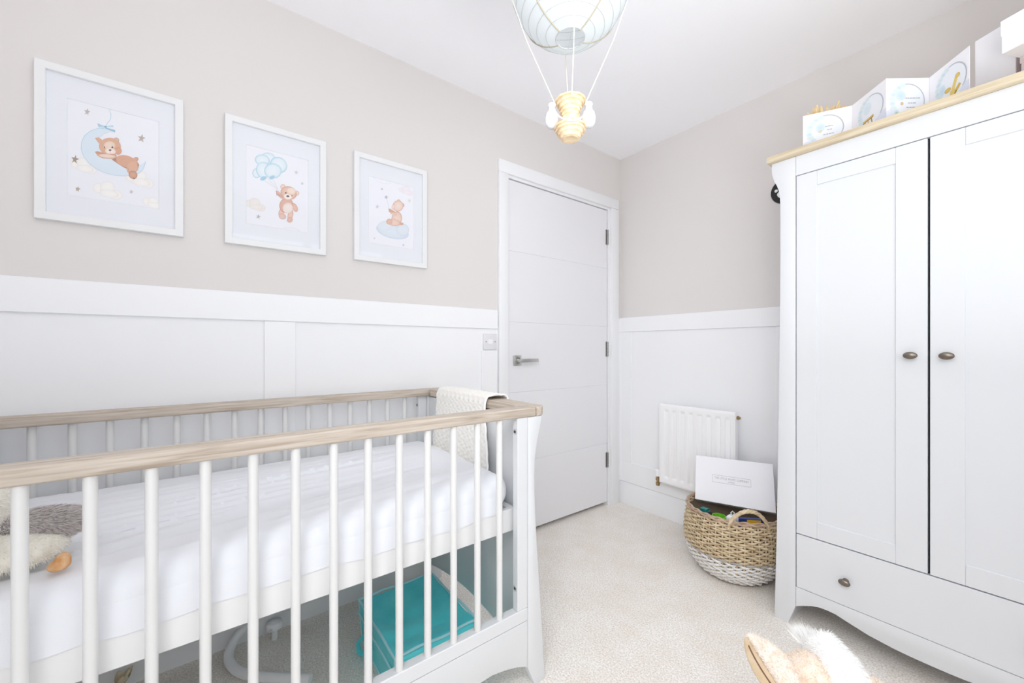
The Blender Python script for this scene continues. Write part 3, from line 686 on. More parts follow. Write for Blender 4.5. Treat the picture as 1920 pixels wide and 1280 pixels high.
bl = tag(obj('blanket', bb, M['knit'], base=(.36, -1.45, .8755), smooth=70), 'cream cable knit baby blanket draped over the far end rail of the crib', 'blanket')
obj('hem', B().tube([fo(1, j/60)+Vector((.001, 0, 0)) for j in range(61)], .0036, 8), M['hem'], bl)
obj('hem', B().tube([fo(i/40, 0)+Vector((0, 0, -.001)) for i in range(41)], .0030, 8), M['hem'], bl)
def blob(name, shapes, vox, mt, parent=None, base=None, it=3):
    """one continuous skin over several overlapping lumps"""
    b = B()
    for s_ in shapes:
        if s_[0] == 'e': b.ell(s_[1], s_[2], s_[3] if len(s_) > 3 else None, 24, 16)
        else: b.tube(s_[1], s_[2], 14)
    me = bpy.data.meshes.new('lump'); b.bm.to_mesh(me); b.bm.free()
    o = bpy.data.objects.new('lump', me); COL.objects.link(o)
    md = o.modifiers.new('r', 'REMESH'); md.mode = 'VOXEL'; md.voxel_size = vox
    ms = o.modifiers.new('s', 'SMOOTH'); ms.iterations = it; ms.factor = .5
    dg = bpy.context.evaluated_depsgraph_get(); m2 = bpy.data.meshes.new_from_object(o.evaluated_get(dg))
    bpy.data.objects.remove(o); bpy.data.meshes.remove(me)
    bm = bmesh.new(); bm.from_mesh(m2); bpy.data.meshes.remove(m2)
    return obj(name, bm, mt, parent, base, smooth=90)
def RotZ(a): return Matrix.Rotation(a, 3, 'Z')
def RotX(a): return Matrix.Rotation(a, 3, 'X')
def RotY(a): return Matrix.Rotation(a, 3, 'Y')

# ------------------------------------------------------------------ plush penguin on the mattress
pg = thing('plush_penguin', 'cream plush penguin with grey furry wing and orange feet lying on the crib mattress', 'plush toy', (.60, -2.61, .667))
pbody = blob('body', [('e', (.565, -2.655, .748), (.095, .088, .076)), ('e', (.642, -2.548, .700), (.056, .066, .033)), ('e', (.47, -2.67, .745), (.075, .058, .070))], .009, M['fur_cream'], pg)
fur('body_fur', surf_points(pbody, 6000), .008, .0006, M['fur_cream'], pg, Vector((0, .2, -.5)), .35)
pw_ = blob('wing', [('e', (.632, -2.514, .735), (.026, .058, .027), RotX(-.10))], .007, M['fur_grey'], pg)
fur('wing_fur', surf_points(pw_, 9000), .011, .0007, M['fur_grey'], pg, Vector((.1, .75, -.2)), .3)
pw2 = blob('wing', [('e', (.50, -2.60, .745), (.05, .03, .04))], .008, M['fur_grey'], pg)
for q in ((.698, -2.487, .6755), (.712, -2.60, .6755)):
    blob('foot', [('e', q, (.015, .016, .0100), RotZ(.6)), ('e', (q[0]+.002, q[1]+.005, q[2]+.009), (.012, .011, .013))], .0035, M['foot'], pg)
blob('cap', [('e', (.44, -2.675, .765), (.060, .052, .055))], .008, M['fur_grey'], pg)
obj('beak', B().cyl((.40, -2.668, .745), (.365, -2.668, .735), .014, .003, 12), M['foot'], pg)
for y in (-2.640, -2.705): obj('eye', B().ell((.395, y, .765), (.007, .007, .007), None, 12, 8), M['black'], pg)

# ------------------------------------------------------------------ teal storage bag under the crib
tb = thing('storage_bag', 'teal zipped nylon storage bag with pale piping on the carpet under the crib', 'bag', (.43, -1.70, 0))
bx0, bx1, by0, by1, bh = .262, .612, -1.845, -1.558, .152
def bagd(p):
    q = Vector(p); t = q.z/bh
    cx_, cy_ = (bx0+bx1)/2, (by0+by1)/2
    k = 1-.07*(1-t)
    q.x = cx_+(q.x-cx_)*k; q.y = cy_+(q.y-cy_)*k
    u = (q.x-bx0)/(bx1-bx0); v = (q.y-by0)/(by1-by0)
    top = sm(.75, .98, t)
    q.z -= top*.026*math.sin(PI*min(1, max(0, u)))**.6*math.sin(PI*min(1, max(0, v)))**.6
    q.z += top*.006*noise.noise(Vector((q.x*16, q.y*5, 1)))
    n1 = noise.noise(Vector((q.x*18, q.y*18, q.z*14)))*.005*(1-top)
    q.x += n1*(1 if q.x > cx_ else -1); q.y += n1*(1 if q.y > cy_ else -1)
    q.z = max(q.z, .0006)
    return q
obj('body', B().rbox((bx0, by0, .0), (bx1, by1, bh), .014, .009, bagd), M['teal'], tb, smooth=70)
def loop(z, ins, wob):
    P = []
    n = 18
    for a, b in (((bx0+ins, by0+ins), (bx1-ins, by0+ins)), ((bx1-ins, by0+ins), (bx1-ins, by1-ins)), ((bx1-ins, by1-ins), (bx0+ins, by1-ins)), ((bx0+ins, by1-ins), (bx0+ins, by0+ins))):
        for i in range(n):
            t = i/n; P.append(Vector((a[0]+(b[0]-a[0])*t, a[1]+(b[1]-a[1])*t, z+wob*math.sin(t*9+a[0]*30)*math.sin(PI*t))))
    return P
obj('piping', B().tube(loop(bh-.002, .002, .004), .0042, 8, closed=True), M['teal_edge'], tb)
obj('zip_band', B().tube(loop(.105, .0, .003), .0035, 8, closed=True), M['teal_edge'], tb)
obj('piping', B().tube(loop(.006, .009, .0), .0038, 8, closed=True), M['teal_edge'], tb)
for x in (bx0, bx1):
    for y in (by0, by1):
        ix = .005 if x == bx0 else -.005; iy = .005 if y == by0 else -.005
        obj('corner_piping', B().tube([(x+ix*2.4, y+iy*2.2, .006), (x+ix*1.4, y+iy*1.3, .08), (x+ix*.5, y+iy*.5, bh-.002)], .0034, 8), M['teal_edge'], tb)
obj('strap', B().tube([(.33, by0+.004, .060), (.335, by0-.022, .048), (.37, by0-.030, .040), (.405, by0-.022, .048), (.41, by0+.004, .060)], .008, 8, flat=.3), M['teal'], tb)

# ------------------------------------------------------------------ white curved strap-like tube with round end, under the crib
hs = thing('curved_tube', 'white curved tube with a round end lying on the carpet under the crib', 'tube', (.15, -2.15, 0))
ctl = [(.040, -2.115, .115), (.036, -2.150, .085), (.055, -2.200, .050), (.095, -2.222, .024), (.150, -2.214, .016), (.215, -2.180, .015), (.290, -2.105, .015), (.360, -2.02, .015)]
def spline(C, n):
    C = [Vector(c) for c in C]; out = []
    for i in range(len(C)-1):
        p0, p1, p2, p3 = C[max(i-1, 0)], C[i], C[i+1], C[min(i+2, len(C)-1)]
        for k in range(n):
            t = k/n
            out.append(.5*((2*p1)+(-p0+p2)*t+(2*p0-5*p1+4*p2-p3)*t*t+(-p0+3*p1-3*p2+p3)*t*t*t))
    return out+[C[-1]]
obj('arm', B().tube(spline(ctl, 8), .0145, 14), M['plastic'], hs)
hd2 = obj('round_end', B().lathe([(0, .030), (.014, .029), (.024, .024), (.028, .014), (.027, .004), (.022, 0), (0, 0)], (.066, -2.085, .040), 24), M['plastic'], hs)
obj('button', B().cyl((.088, -2.098, .050), (.094, -2.101, .0505), .005, n=12), M['plastic_grey'], hd2)
obj('end_stem', B().cyl((.066, -2.085, 0), (.066, -2.085, .045), .010, n=14), M['plastic'], hs)
lf = thing('leaf_sprig', 'small beige dried leaf sprig on the carpet under the near end of the crib', 'leaves', (.06, -2.49, 0))
obj('stalk', B().tube([(.06, -2.49, 0), (.060, -2.488, .02), (.062, -2.486, .035)], .004, 8), M['leaf'], lf)
for k, (a, e, l) in enumerate(((.3, .9, .055), (1.3, 1.1, .05), (2.4, .8, .05), (-.7, .7, .055), (3.6, .9, .045))):
    d = Vector((math.cos(a)*math.cos(e), math.sin(a)*math.cos(e), math.sin(e))); s_ = d.cross(Vector((0, 0, 1))).normalized()
    up_ = s_.cross(d)
    def lfn(u, v, d=d, s_=s_, up_=up_, l=l): return Vector((.061, -2.487, .030))+d*l*u+s_*(v-.5)*.026*math.sin(PI*min(1, u*.92+.06))**.8+up_*(abs(v-.5)*.012)
    obj('leaf', B().grid(lfn, 8, 4), M['leaf'], lf)

# ------------------------------------------------------------------ wardrobe
FX0, FX1, FY = 1.122, 1.971, -.498
XM = (FX0+FX1)/2
wd = thing('wardrobe', 'tall white two door wardrobe with base drawer and pale oak top against the back wall', 'wardrobe', (XM, -.25, 0))
def mX(x): return 2*XM-x
obj('top_board', B().box(1.100, mX(1.100), -.515, -.013, 1.7895, 1.8150, .003, 2), M['oaktop'], wd)
wp = [(1.113, 1.789), (1.1125, 1.770), (1.1135, 1.750), (1.117, 1.733), (1.123, 1.714), (1.131, 1.696), (1.137, 1.676), (1.141, 1.648), (1.1425, 1.61), (1.1425, 1.40), (1.141, 1.17), (1.136, .75), (1.130, .33), (1.122, 0), (1.169, 0), (1.1935, .077), (1.1935, 1.789)]
for s_ in (0, 1):
    obj('front_post', B().prism(wp, lambda u, v, w: (u if s_ == 0 else mX(u), FY+.024*w, v), .0018), M['furn'], wd)
    xa, xb = (1.150, 1.172) if s_ == 0 else (mX(1.172), mX(1.150))
    obj('side_panel', B().box(xa, xb, FY+.024, -.015, 0, 1.789), M['furn'], wd, smooth=0)
obj('head_rail', B().box(1.1942, mX(1.1942), FY, FY+.022, 1.7150, 1.7888, .0012, 1), M['furn'], wd)
obj('back_board', B().box(1.172, mX(1.172), -.021, -.015, .08, 1.789), M['furn'], wd, smooth=0)
obj('inner_floor', B().box(1.172, mX(1.172), FY+.024, -.021, .352, .358), M['dark'], wd, smooth=0)
obj('gap_shade_sheet', B().box(1.1942, mX(1.1942), FY+.0235, FY+.0245, .14, 1.72), M['dark'], wd, smooth=0)  # added near-black sheet, coloured as the shade seen through the door gaps
def arch():
    h = [(1.1945, .077), (1.205, .083), (1.222, .092), (1.245, .103), (1.269, .1095), (1.291, .1110), (1.314, .1095), (1.353, .0990), (1.404, .086), (1.472, .0775), (1.51, .076), (XM, .0755)]
    return h+[(mX(x), z) for x, z in reversed(h[:-1])]
obj('apron', B().prism(arch()+[(mX(1.1945), .1515), (1.1945, .1515)], lambda u, v, w: (u, FY+.022*w, v), .0012), M['furn'], wd)
obj('base_board', B().box(1.172, mX(1.172), FY+.024, -.021, .128, .140), M['furn'], wd, smooth=0)
dw = obj('drawer', B().box(1.1965, mX(1.1965), FY-.0005, FY+.020, .1535, .3535, .0014, 1), M['furn'], wd)
def knob(par, x, z, name='knob'):
    k = B()
    k.lathe([(.0095, 0), (.0075, .004), (.0062, .009), (.0075, .013)], (x, FY, z), 20, RotX(PI/2))
    k.ell((x, FY-.0195, z), (.0170, .0085, .0115), None, 28, 16)
    obj(name, k, M['bronze'], par, smooth=60)
knob(dw, 1.344, .243); knob(dw, mX(1.344), .243)
for s_ in (0, 1):
    f = (lambda x: x) if s_ == 0 else mX
    def bx(a, b): return (a, b) if s_ == 0 else (f(b), f(a))
    D0, D1, Z0, Z1 = 1.1965, 1.5438, .3575, 1.7120
    dpan = obj('door', B().box(*bx(D0+.05, D1-.05), FY+.0045, FY+.016, Z0+.05, Z1-.04), M['furn'], wd, smooth=0)
    obj('stile', B().box(*bx(D0, 1.2606), FY-.0005, FY+.020, Z0, Z1, .0012, 1), M['furn'], dpan)
    obj('stile', B().box(*bx(1.4712, D1), FY-.0005, FY+.020, Z0, Z1, .0012, 1), M['furn'], dpan)
    obj('rail', B().box(*bx(1.2608, 1.4710), FY-.0002, FY+.019, 1.6600, Z1, .0012, 1), M['furn'], dpan)
    obj('rail', B().box(*bx(1.2608, 1.4710), FY-.0002, FY+.019, Z0, .4195, .0012, 1), M['furn'], dpan)
    knob(dpan, f(1.5075), 1.036)

# ------------------------------------------------------------------ folded milestone card standing on the wardrobe
ZT = 1.8155
cpt = [(1.198, -.432), (1.333, -.368), (1.444, -.469), (1.532, -.359), (1.627, -.467)]
fc = thing('folding_card', 'white concertina card printed with wreaths standing zigzag on the wardrobe top', 'card', (1.41, -.42, ZT))
def art_plane(name, par, items, org, ex, ez, nrm):
    """items drawn in panel units: u right 0..1, v down 0..1"""
    vs = []; fs = []; cols = []; k = 0; base = BASE[par.name]
    def put(u, v, c): vs.append(tuple(org+ex*u-ez*v+nrm*(.0006+k*.00003)-base)); cols.append(srgb(c))
    for it in items:
        k += 1; b0 = len(vs)
        if it[0] == 'e':
            _, u, v, ru, rv, ci, co = it; put(u, v, ci)
            for i in range(18): put(u+ru*math.cos(2*PI*i/18), v+rv*math.sin(2*PI*i/18), co)
            fs += [(b0, b0+1+i, b0+1+(i+1) % 18) for i in range(18)]
        elif it[0] == 'r':      # ring arc
            _, u, v, r, w, a0, a1, c = it
            n = 30
            for i in range(n+1):
                a = a0+(a1-a0)*i/n
                for rr in (r-w, r+w): put(u+rr*math.cos(a), v-rr*math.sin(a), c)
            fs += [(b0+2*i, b0+2*i+1, b0+2*i+3, b0+2*i+2) for i in range(n)]
        elif it[0] == 's':
            P = it[1]; w = it[2]/2
            for i, p in enumerate(P):
                a = P[max(i-1, 0)]; c_ = P[min(i+1, len(P)-1)]; dx, dy = c_[0]-a[0], c_[1]-a[1]; l = math.hypot(dx, dy) or 1
                for s_ in (1, -1): put(p[0]-dy/l*w*s_, p[1]+dx/l*w*s_, it[3])
            fs += [(b0+2*i, b0+2*i+1, b0+2*i+3, b0+2*i+2) for i in range(len(P)-1)]
        else:
            for p in it[1]: put(p[0], p[1], it[2])
            fs += [tuple(range(b0, b0+len(it[1])))]
    me = bpy.data.meshes.new(name); me.from_pydata(vs, [], fs)
    at = me.color_attributes.new('ink', 'FLOAT_COLOR', 'POINT')
    for i, c in enumerate(cols): at.data[i].color = c
    me.materials.append(M['ink']); o = bpy.data.objects.new(name, me); COL.objects.link(o); o.parent = par; BASE[o.name] = base
    return o
LG, LB, GY = 'd6e6e0', 'c6dcea', 'b4b6bf'
def wreath(u, v, r):
    o = [('p', [(0, .74), (.1, .70), (.22, .69), (.35, .73), (.5, .76), (.7, .73), (.85, .68), (1, .66), (1, 1), (0, 1)], 'dde3f2'),
         ('e', u, v, r, r, 'eef1f7', 'ebeff5'), ('r', u, v, r, .012, -.7, 2.3, 'bdc1ca'), ('r', u, v, r, .008, 2.3, 5.2, 'd5dae2')]
    for i in range(9):
        a = 1.9+i*.28; o.append(('e', u+r*math.cos(a)*.95, v-r*math.sin(a)*.95, .07, .055, LB if i % 2 else LG, 'dfe9ee'))
    return o
def script(u, v, w):
    o = []; x = u
    while x < u+w:
        l = random.uniform(.03, .07); o.append(('s', [(x, v), (x+l, v)], .020, GY)); x += l+.012
    return o
pan = []
pan.append(wreath(.47, .47, .36)+[('e', .36, .40, .10, .12, LB, 'd9e6ee'), ('e', .36, .50, .035, .035, 'e8dcc4', 'd9c9a8')]+script(.46, .40, .16)+script(.50, .49, .10)+script(.42, .60, .22))
pan.append(wreath(.58, .47, .34)+[('e', .48, .38, .12, .14, 'd5e4ec', 'e0e9ef'), ('s', [(.36, .66), (.66, .62)], .05, 'd9b878'), ('s', [(.36, .69), (.66, .65)], .02, '9a7b50'), ('s', [(.42, .68), (.38, .98)], .03, 'c2a268'), ('s', [(.51, .68), (.50, .95)], .03, 'd3b67c'), ('s', [(.60, .67), (.66, .98)], .03, 'b3945c')])
pan.append(wreath(.50, .52, .38)+[('e', .33, .40, .12, .12, LB, 'd9e6ee'), ('e', .36, .58, .035, .04, 'dcc8a4', 'cfbb98'), ('e', .24, .82, .05, .06, '9fb8b0', 'c3d4ce')]+script(.44, .46, .30)+script(.50, .57, .18)+script(.46, .67, .22))
pan.append(wreath(.58, .48, .36)+[('e', .36, .52, .08, .12, LB, 'd9e6ee'), ('s', [(.44, .98), (.80, .62)], .07, 'd7b660'), ('s', [(.60, .98), (.62, .66)], .12, 'e3c878'), ('s', [(.62, .68), (.72, .42)], .08, 'e6cd80'), ('e', .50, .60, .08, .05, 'e3c878', 'd9b860'), ('e', .74, .42, .06, .05, 'e6cd80', 'dcbc68'), ('s', [(.44, .99), (.72, .72)], .018, '7d6638')])
for i in range(4):
    a = Vector((*cpt[i], ZT)); b_ = Vector((*cpt[i+1], ZT)); d = b_-a; n_ = Vector((d.y, -d.x, 0)).normalized()
    p_ = obj('panel', B().obox(a-n_*.0004, d, -n_*.0012, Vector((0, 0, .148))), M['boxw'], fc, smooth=0)
    art_plane('printed_design', p_, pan[i], a+Vector((0, 0, .148)), d, Vector((0, 0, .148)), n_)

# dried grass bundle behind the card
sg = thing('dried_grass_bunch', 'straw coloured dried grass bunch behind the left end of the folding card', 'dried flowers', (1.252, -.345, ZT))
obj('binding', B().lathe([(.010, 0), (.011, .03), (.010, .06)], (1.252, -.345, ZT), 14), M['straw'], sg)
for k in range(60):
    a = random.uniform(0, 2*PI); e = random.uniform(.02, .30); l = random.uniform(.135, .185)
    d = Vector((math.cos(a)*e, math.sin(a)*e*.7, 1)).normalized()
    p0 = Vector((1.252+.006*math.cos(a), -.345+.006*math.sin(a), ZT+.02))
    obj('stem', B().tube([p0, p0+d*l*.6, p0+d*l+Vector((math.cos(a)*.012, math.sin(a)*.012, 0))], [.0010, .0013, .0034], 5), M['straw'], sg)

# plain white boxes on the wardrobe
e1 = Vector((1.712-1.630, -.3817+.333, 0)); n1 = Vector((-e1.y, e1.x, 0)).normalized()
tw = thing('tall_box', 'tall plain white box standing upright beside the folding card on the wardrobe', 'box', (1.69, -.33, ZT))
obj('body', B().obox(Vector((1.630, -.333, ZT)), e1, n1*.055, Vector((0, 0, .2205)), .0012, 1), M['boxw'], tw)
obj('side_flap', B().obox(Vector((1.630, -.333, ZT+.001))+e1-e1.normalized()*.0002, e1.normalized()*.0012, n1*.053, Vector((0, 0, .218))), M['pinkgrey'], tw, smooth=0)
ed = Vector((.903, -.428, 0)); nd = Vector((.428, .903, 0))
c0 = Vector((1.686, -.4747, 1.8985))
sb = thing('keepsake_box', 'dusty pink grey box under the overhanging white gift box on the wardrobe', 'box', (1.80, -.36, ZT))
s0 = Vector((1.722, -.412, ZT))
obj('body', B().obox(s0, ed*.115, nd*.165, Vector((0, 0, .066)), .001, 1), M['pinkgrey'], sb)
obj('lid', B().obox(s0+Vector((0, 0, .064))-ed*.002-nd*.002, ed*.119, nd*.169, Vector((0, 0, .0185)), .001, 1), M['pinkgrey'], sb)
obj('button', B().cyl(s0+ed*.05+Vector((0, 0, .035)), s0+ed*.05+Vector((0, 0, .035))-nd*.004, .008, n=14), M['tealp'], sb)
gb = thing('gift_box', 'white lidded gift box overhanging at the right end of the wardrobe top', 'box', tuple(c0+ed*.13+nd*.12))
obj('body', B().obox(c0+ed*.0015+nd*.0015, ed*.26, nd*.20, Vector((0, 0, .092)), .0012, 1), M['boxw'], gb)
obj('lid', B().obox(c0+Vector((0, 0, .050)), ed*.263, nd*.203, Vector((0, 0, .0440)), .0012, 1), M['boxw'], gb)

# ------------------------------------------------------------------ round black plaque on the back wall
pq = thing('wall_plaque', 'round black plaque with white emblem on the wall left of the wardrobe', 'plaque', (.995, 0, 1.778))
pc = Vector((.995, 0, 1.840))
obj('disc', B().lathe([(0, .007), (.058, .007), (.0615, .0055), (.062, .003), (.062, 0), (0, 0)], pc, 48, RotX(PI/2)), M['black'], pq)
for dx, dz, r in ((-.037, .008, .0075), (-.018, .012, .0085), (.004, .012, .0085), (.022, .008, .0075)):
    obj('emblem_dot', B().lathe([(0, .0012), (r*.9, .0012), (r, 0)], pc+Vector((dx, -.007, dz)), 18, RotX(PI/2)), M['white_em'], pq)
hp = [(0, -.008+.0)]+[(-.006-.012*i/6-.010*math.sin(PI*i/12), -.006+.006*math.sin(PI*i/6)) for i in range(7)]
hp = [(.0, -.006), (-.010, -.001), (-.020, -.001), (-.027, -.007), (-.028, -.015), (-.022, -.026), (-.012, -.035), (0, -.038), (.012, -.035), (.022, -.026), (.028, -.015), (.027, -.007), (.020, -.001), (.010, -.001)]
hp = [(x-.005, z) for x, z in hp]
em = obj('emblem', B().prism(hp, lambda u, v, w: (pc.x+u, -.0068-.0012*w, pc.z+v)), M['white_em'], pq)
for dx in (-.017, -.008, .002):
    obj('emblem_mark', B().obox(pc+Vector((dx, -.0083, -.022)), (.003, 0, 0), (0, -.0005, 0), (-.002, 0, .012)), M['black'], em, smooth=0)

# ------------------------------------------------------------------ wicker basket
KX, KY = .875, -.285
kp = [(.108, .004), (.140, .015), (.166, .040), (.186, .070), (.200, .105), (.209, .145), (.212, .185), (.208, .230), (.201, .272), (.197, .300)]
def kr(z):
    for (r0, z0), (r1, z1) in zip(kp, kp[1:]):
        if z <= z1:
            t = (z-z0)/(z1-z0); t = max(0, t); return r0+(r1-r0)*t
    return kp[-1][0]
bk = thing('wicker_basket', 'round wicker basket, natural above and white below, on carpet between radiator and wardrobe', 'basket', (KX, KY, 0))
NS = 46
def rimdrop(th): return -.004*math.cos(2*(th+.6))
def strands(z0, z1, pitch, mt, name):
    b = B(); z = z0; k = round((z0-.012)/pitch)
    while z < z1-1e-6:
        P = []
        for i in range(NS*4):
            th = 2*PI*i/(NS*4)
            r = kr(z)+.0056*math.cos(NS/2*th+PI*k)
            P.append((KX+r*math.cos(th), KY+r*math.sin(th), z+.0016*math.sin(NS/2*th+k*1.7)))
        b.tube(P, .0047, 6, closed=True)
        z += pitch; k += 1
    return obj(name, b, mt, bk, smooth=60, kind='stuff')
strands(.012, .130, .0098, M['willow_white'], 'white_weave')
strands(.012+.0098*12, .288, .0098, M['willow'], 'natural_weave')
sp_ = None
for i in range(NS):
    th = 2*PI*(i+.0)/NS
    b = B().tube([(KX+kr(z)*math.cos(th), KY+kr(z)*math.sin(th), z) for z in (.006, .03, .06, .095, .13, .17, .21, .25, .294)], .0036, 6)
    obj('stake', b, M['willow'], bk)
obj('weave_shade', B().lathe([(kr(z)-.0155, z) for z in (.012, .03, .05, .075, .105, .14, .18, .22, .26, .285)], (KX, KY, 0), 48), M['weave_shade'], bk)  # added brown sheet, coloured as the shade in the weave gaps; hides the contents
obj('base', B().lathe([(0, .010), (.105, .010), (.112, .006), (.108, .001), (0, .001)], (KX, KY, 0), 48), M['willow_white'], bk)
for j, (rr, zz) in enumerate(((.199, .296), (.2035, .3015), (.198, .3070), (.1935, .3015))):
    P = []
    for i in range(160):
        th = 2*PI*i/160; w_ = math.sin(24*th+j*1.57)*.0022
        P.append((KX+(rr+w_)*math.cos(th), KY+(rr+w_)*math.sin(th), zz+.0022*math.cos(24*th+j*1.57)))
    obj('rim_cane', B().tube(P, .0046, 6, closed=True), M['willow_rim'], bk)
def handle(a0, a1):
    c_ = []
    n = 40
    for s_ in range(3):
        P = []
        for i in range(n+1):
            t = i/n; th = a0+(a1-a0)*t; h = math.sin(PI*t)**.62
            r = .203+.004*h
            ph = t*PI*7+s_*2*PI/3
            P.append((KX+(r+.0042*math.cos(ph))*math.cos(th), KY+(r+.0042*math.cos(ph))*math.sin(th), .278+.086*h+.0042*math.sin(ph)))
        obj('handle_cane', B().tube(P, .0054, 7), M['willow'], bk)
handle(math.radians(-72), math.radians(-26)); handle(math.radians(108), math.radians(154))
for a in (-72, -26, 108, 154):
    th = math.radians(a)
    obj('handle_wrap', B().tube([(KX+(.207+.006*math.sin(t))*math.cos(th+.03*math.cos(t)), KY+(.207+.006*math.sin(t))*math.sin(th+.03*math.cos(t)), .296-.016*t/6) for t in [q*.5 for q in range(26)]], .0028, 6), M['willow'], bk)

# gift box leaning in the basket
TL = Vector((.6533, -.2129, .4895)); TR = Vector((.9819, -.1147, .5002)); BL = Vector((.7004, -.3122, .2940))
u_ = TR-TL; v_ = BL-TL; bk_ = u_.cross(v_).normalized()
if bk_.y < 0: bk_ = -bk_
lb = thing('flat_gift_box', 'flat white gift box with grey lettering leaning upright in the wicker basket', 'box', tuple((BL+BL+u_)/2))
lid = obj('lid', B().obox(TL, u_, v_, bk_*.030, .0012, 1), M['boxw'], lb)
obj('body', B().obox(TL+u_*.004+v_*.006+bk_*.004, u_*.992, v_*.988, bk_*.044, .001, 1), M['boxg'], lb)
fn = -bk_
def fp(u, v, o=.0004): return TL+u_*u+v_*v+fn*o
def bar2(u0, v0, u1, v1, name='lettering_border'):
    b = B(); b.bm.faces.new([b.bm.verts.new(fp(*q)) for q in ((u0, v0), (u0, v1), (u1, v1), (u1, v0))]); return b
bb_ = B()
for q in ((.235, .395, .725, .400), (.235, .555, .725, .560), (.235, .395, .2375, .560), (.7225, .395, .725, .560)):
    bb_.bm.faces.new([bb_.bm.verts.new(fp(*z)) for z in ((q[0], q[1]), (q[0], q[3]), (q[2], q[3]), (q[2], q[1]))])
obj('lettering_border', bb_, M['print_grey'], lid, smooth=0)
def letter(txt, u, v, w, name, sp=1.1):
    b = text_mesh(txt, 1.0, sp); xs = [q.co.x for q in b.verts]; k = w*u_.length/(max(xs)-min(xs))
    ux = u_.normalized(); vy = -v_.normalized(); c_ = fp(u, v, .0006)
    for q in b.verts: q.co = c_+ux*q.co.x*k+vy*q.co.y*k*1.5
    return obj(name, b, M['print_grey'], lid, smooth=0)
letter('THE LITTLE WHITE COMPANY', .48, .460, .44, 'lettering')
letter('LONDON', .48, .520, .085, 'lettering')

# toys and bits standing in the basket
gt = thing('green_beaker', 'bright green plastic beaker in the wicker basket under the gift box', 'cup', (.848, -.372, .030))
obj('body', B().lathe([(0, .030), (.022, .030), (.026, .038), (.030, .262), (.032, .268), (.030, .274), (.027, .274), (.023, .048), (0, .048)], (.848, -.372, 0), 24), M['green'], gt)
obj('ridge', B().lathe([(.0305, .236), (.0325, .240), (.0305, .244)], (.848, -.372, 0), 24), M['green'], gt)
bt = thing('teal_toy_block', 'dark teal plastic block at the left inside the wicker basket', 'toy', (.770, -.352, .062))
obj('body', B().box(.752, .790, -.368, -.332, .062, .272, .006, 2), M['tealp'], bt)
obj('cap', B().box(.754, .786, -.368, -.336, .270, .280, .003, 2), M['tealp'], bt)
kt = thing('black_toy', 'black moulded toy between the teal block and green beaker in the basket', 'toy', (.806, -.373, .040))
obj('body', B().box(.797, .815, -.390, -.352, .040, .262, .004, 2), M['black'], kt)
obj('head', B().ell((.806, -.374, .268), (.011, .016, .010), None, 14, 10), M['black'], kt)
wt = thing('white_bottle', 'small white bottle with clear tag beside the green beaker in the basket', 'bottle', (.906, -.372, .036))
obj('body', B().box(.886, .928, -.390, -.350, .036, .292, .008, 3), M['plastic'], wt)
obj('tag', B().tube([(.907, -.372, .290), (.903, -.374, .306), (.909, -.372, .314), (.916, -.368, .306), (.910, -.372, .290)], .003, 7), M['plastic_grey'], wt)
nb = thing('picture_book', 'navy picture book with a yellow panel standing in the basket behind the handle', 'book', (.975, -.315, .062))
q0 = Vector((.935, -.370, .062)); qx = Vector((.084, .081, 0)); qn = Vector((-.012, .013, 0)); qz = Vector((-.003, .005, .225))
obj('cover', B().obox(q0, qx, qn, qz, .001, 1), M['navy'], nb)
obj('pages', B().obox(q0+qn*.15+qz*.01, qx*.985, qn*.7, qz*.985+Vector((0, 0, .001))), M['boxw'], nb, smooth=0)
obj('yellow_panel', B().obox(q0+qx*.30-qn*.06+qz*.80, qx*.5, -qn*.05, qz*.185), M['yellow'], nb, smooth=0)

# ------------------------------------------------------------------ hot air balloon pendant lamp
LX, LY, LR = 1.040, -1.555, .150
LZ = 1.06+.9216
ld = thing('pendant_lamp', 'white paper hot air balloon pendant lamp with hanging wicker basket', 'pendant lamp', (LX, LY, CZ))
obj('ceiling_rose', B().lathe([(0, CZ), (.045, CZ), (.045, CZ-.012), (.030, CZ-.028), (.008, CZ-.032), (0, CZ-.032)], (LX, LY, 0), 28), M['plastic'], ld)
obj('flex', B().cyl((LX, LY, LZ+.08), (LX, LY, CZ-.03), .003, n=10), M['plastic'], ld)
obj('lamp_holder', B().lathe([(0, .09), (.018, .09), (.020, .05), (.016, .035), (.0, .035)], (LX, LY, LZ), 20), M['plastic'], ld)
obj('bulb', B().lathe([(.012, .036), (.014, .02), (.028, -.01), (.030, -.025), (.022, -.045), (0, -.054)], (LX, LY, LZ), 20), M['plastic'], ld)
ro = .0355; a_lo = math.asin(ro/LR)
def shp(a): return (LR*math.sin(a), -LR*math.cos(a))
NA = 15
prof_s = []
for i in range(NA*4+1):
    a = a_lo+(PI-2*a_lo)*i/(NA*4); r, z = shp(a)
    r -= .0022*abs(math.sin(PI*i/4))
    prof_s.append((r, z))
obj('shade', B().lathe(prof_s, (LX, LY, LZ), 72), M['shade'], ld, smooth=80)
for i in range(NA+1):
    a = a_lo+(PI-2*a_lo)*i/NA; r, z = shp(a); r += .0003
    obj('hoop', B().tube([(LX+r*math.cos(2*PI*k/56), LY+r*math.sin(2*PI*k/56), LZ+z) for k in range(56)], .0009 if 0 < i < NA else .0016, 5, closed=True), M['wire'], ld)
r, z = shp(a_lo); obj('cross_wire', B().tube([(LX-r*.8, LY+r*.6, LZ+z), (LX+r*.8, LY-r*.6, LZ+z)], .0010, 6), M['wire'], ld)
vd = Vector((CAM.x-LX, CAM.y-LY, 0)).normalized(); va = math.atan2(vd.y, vd.x)
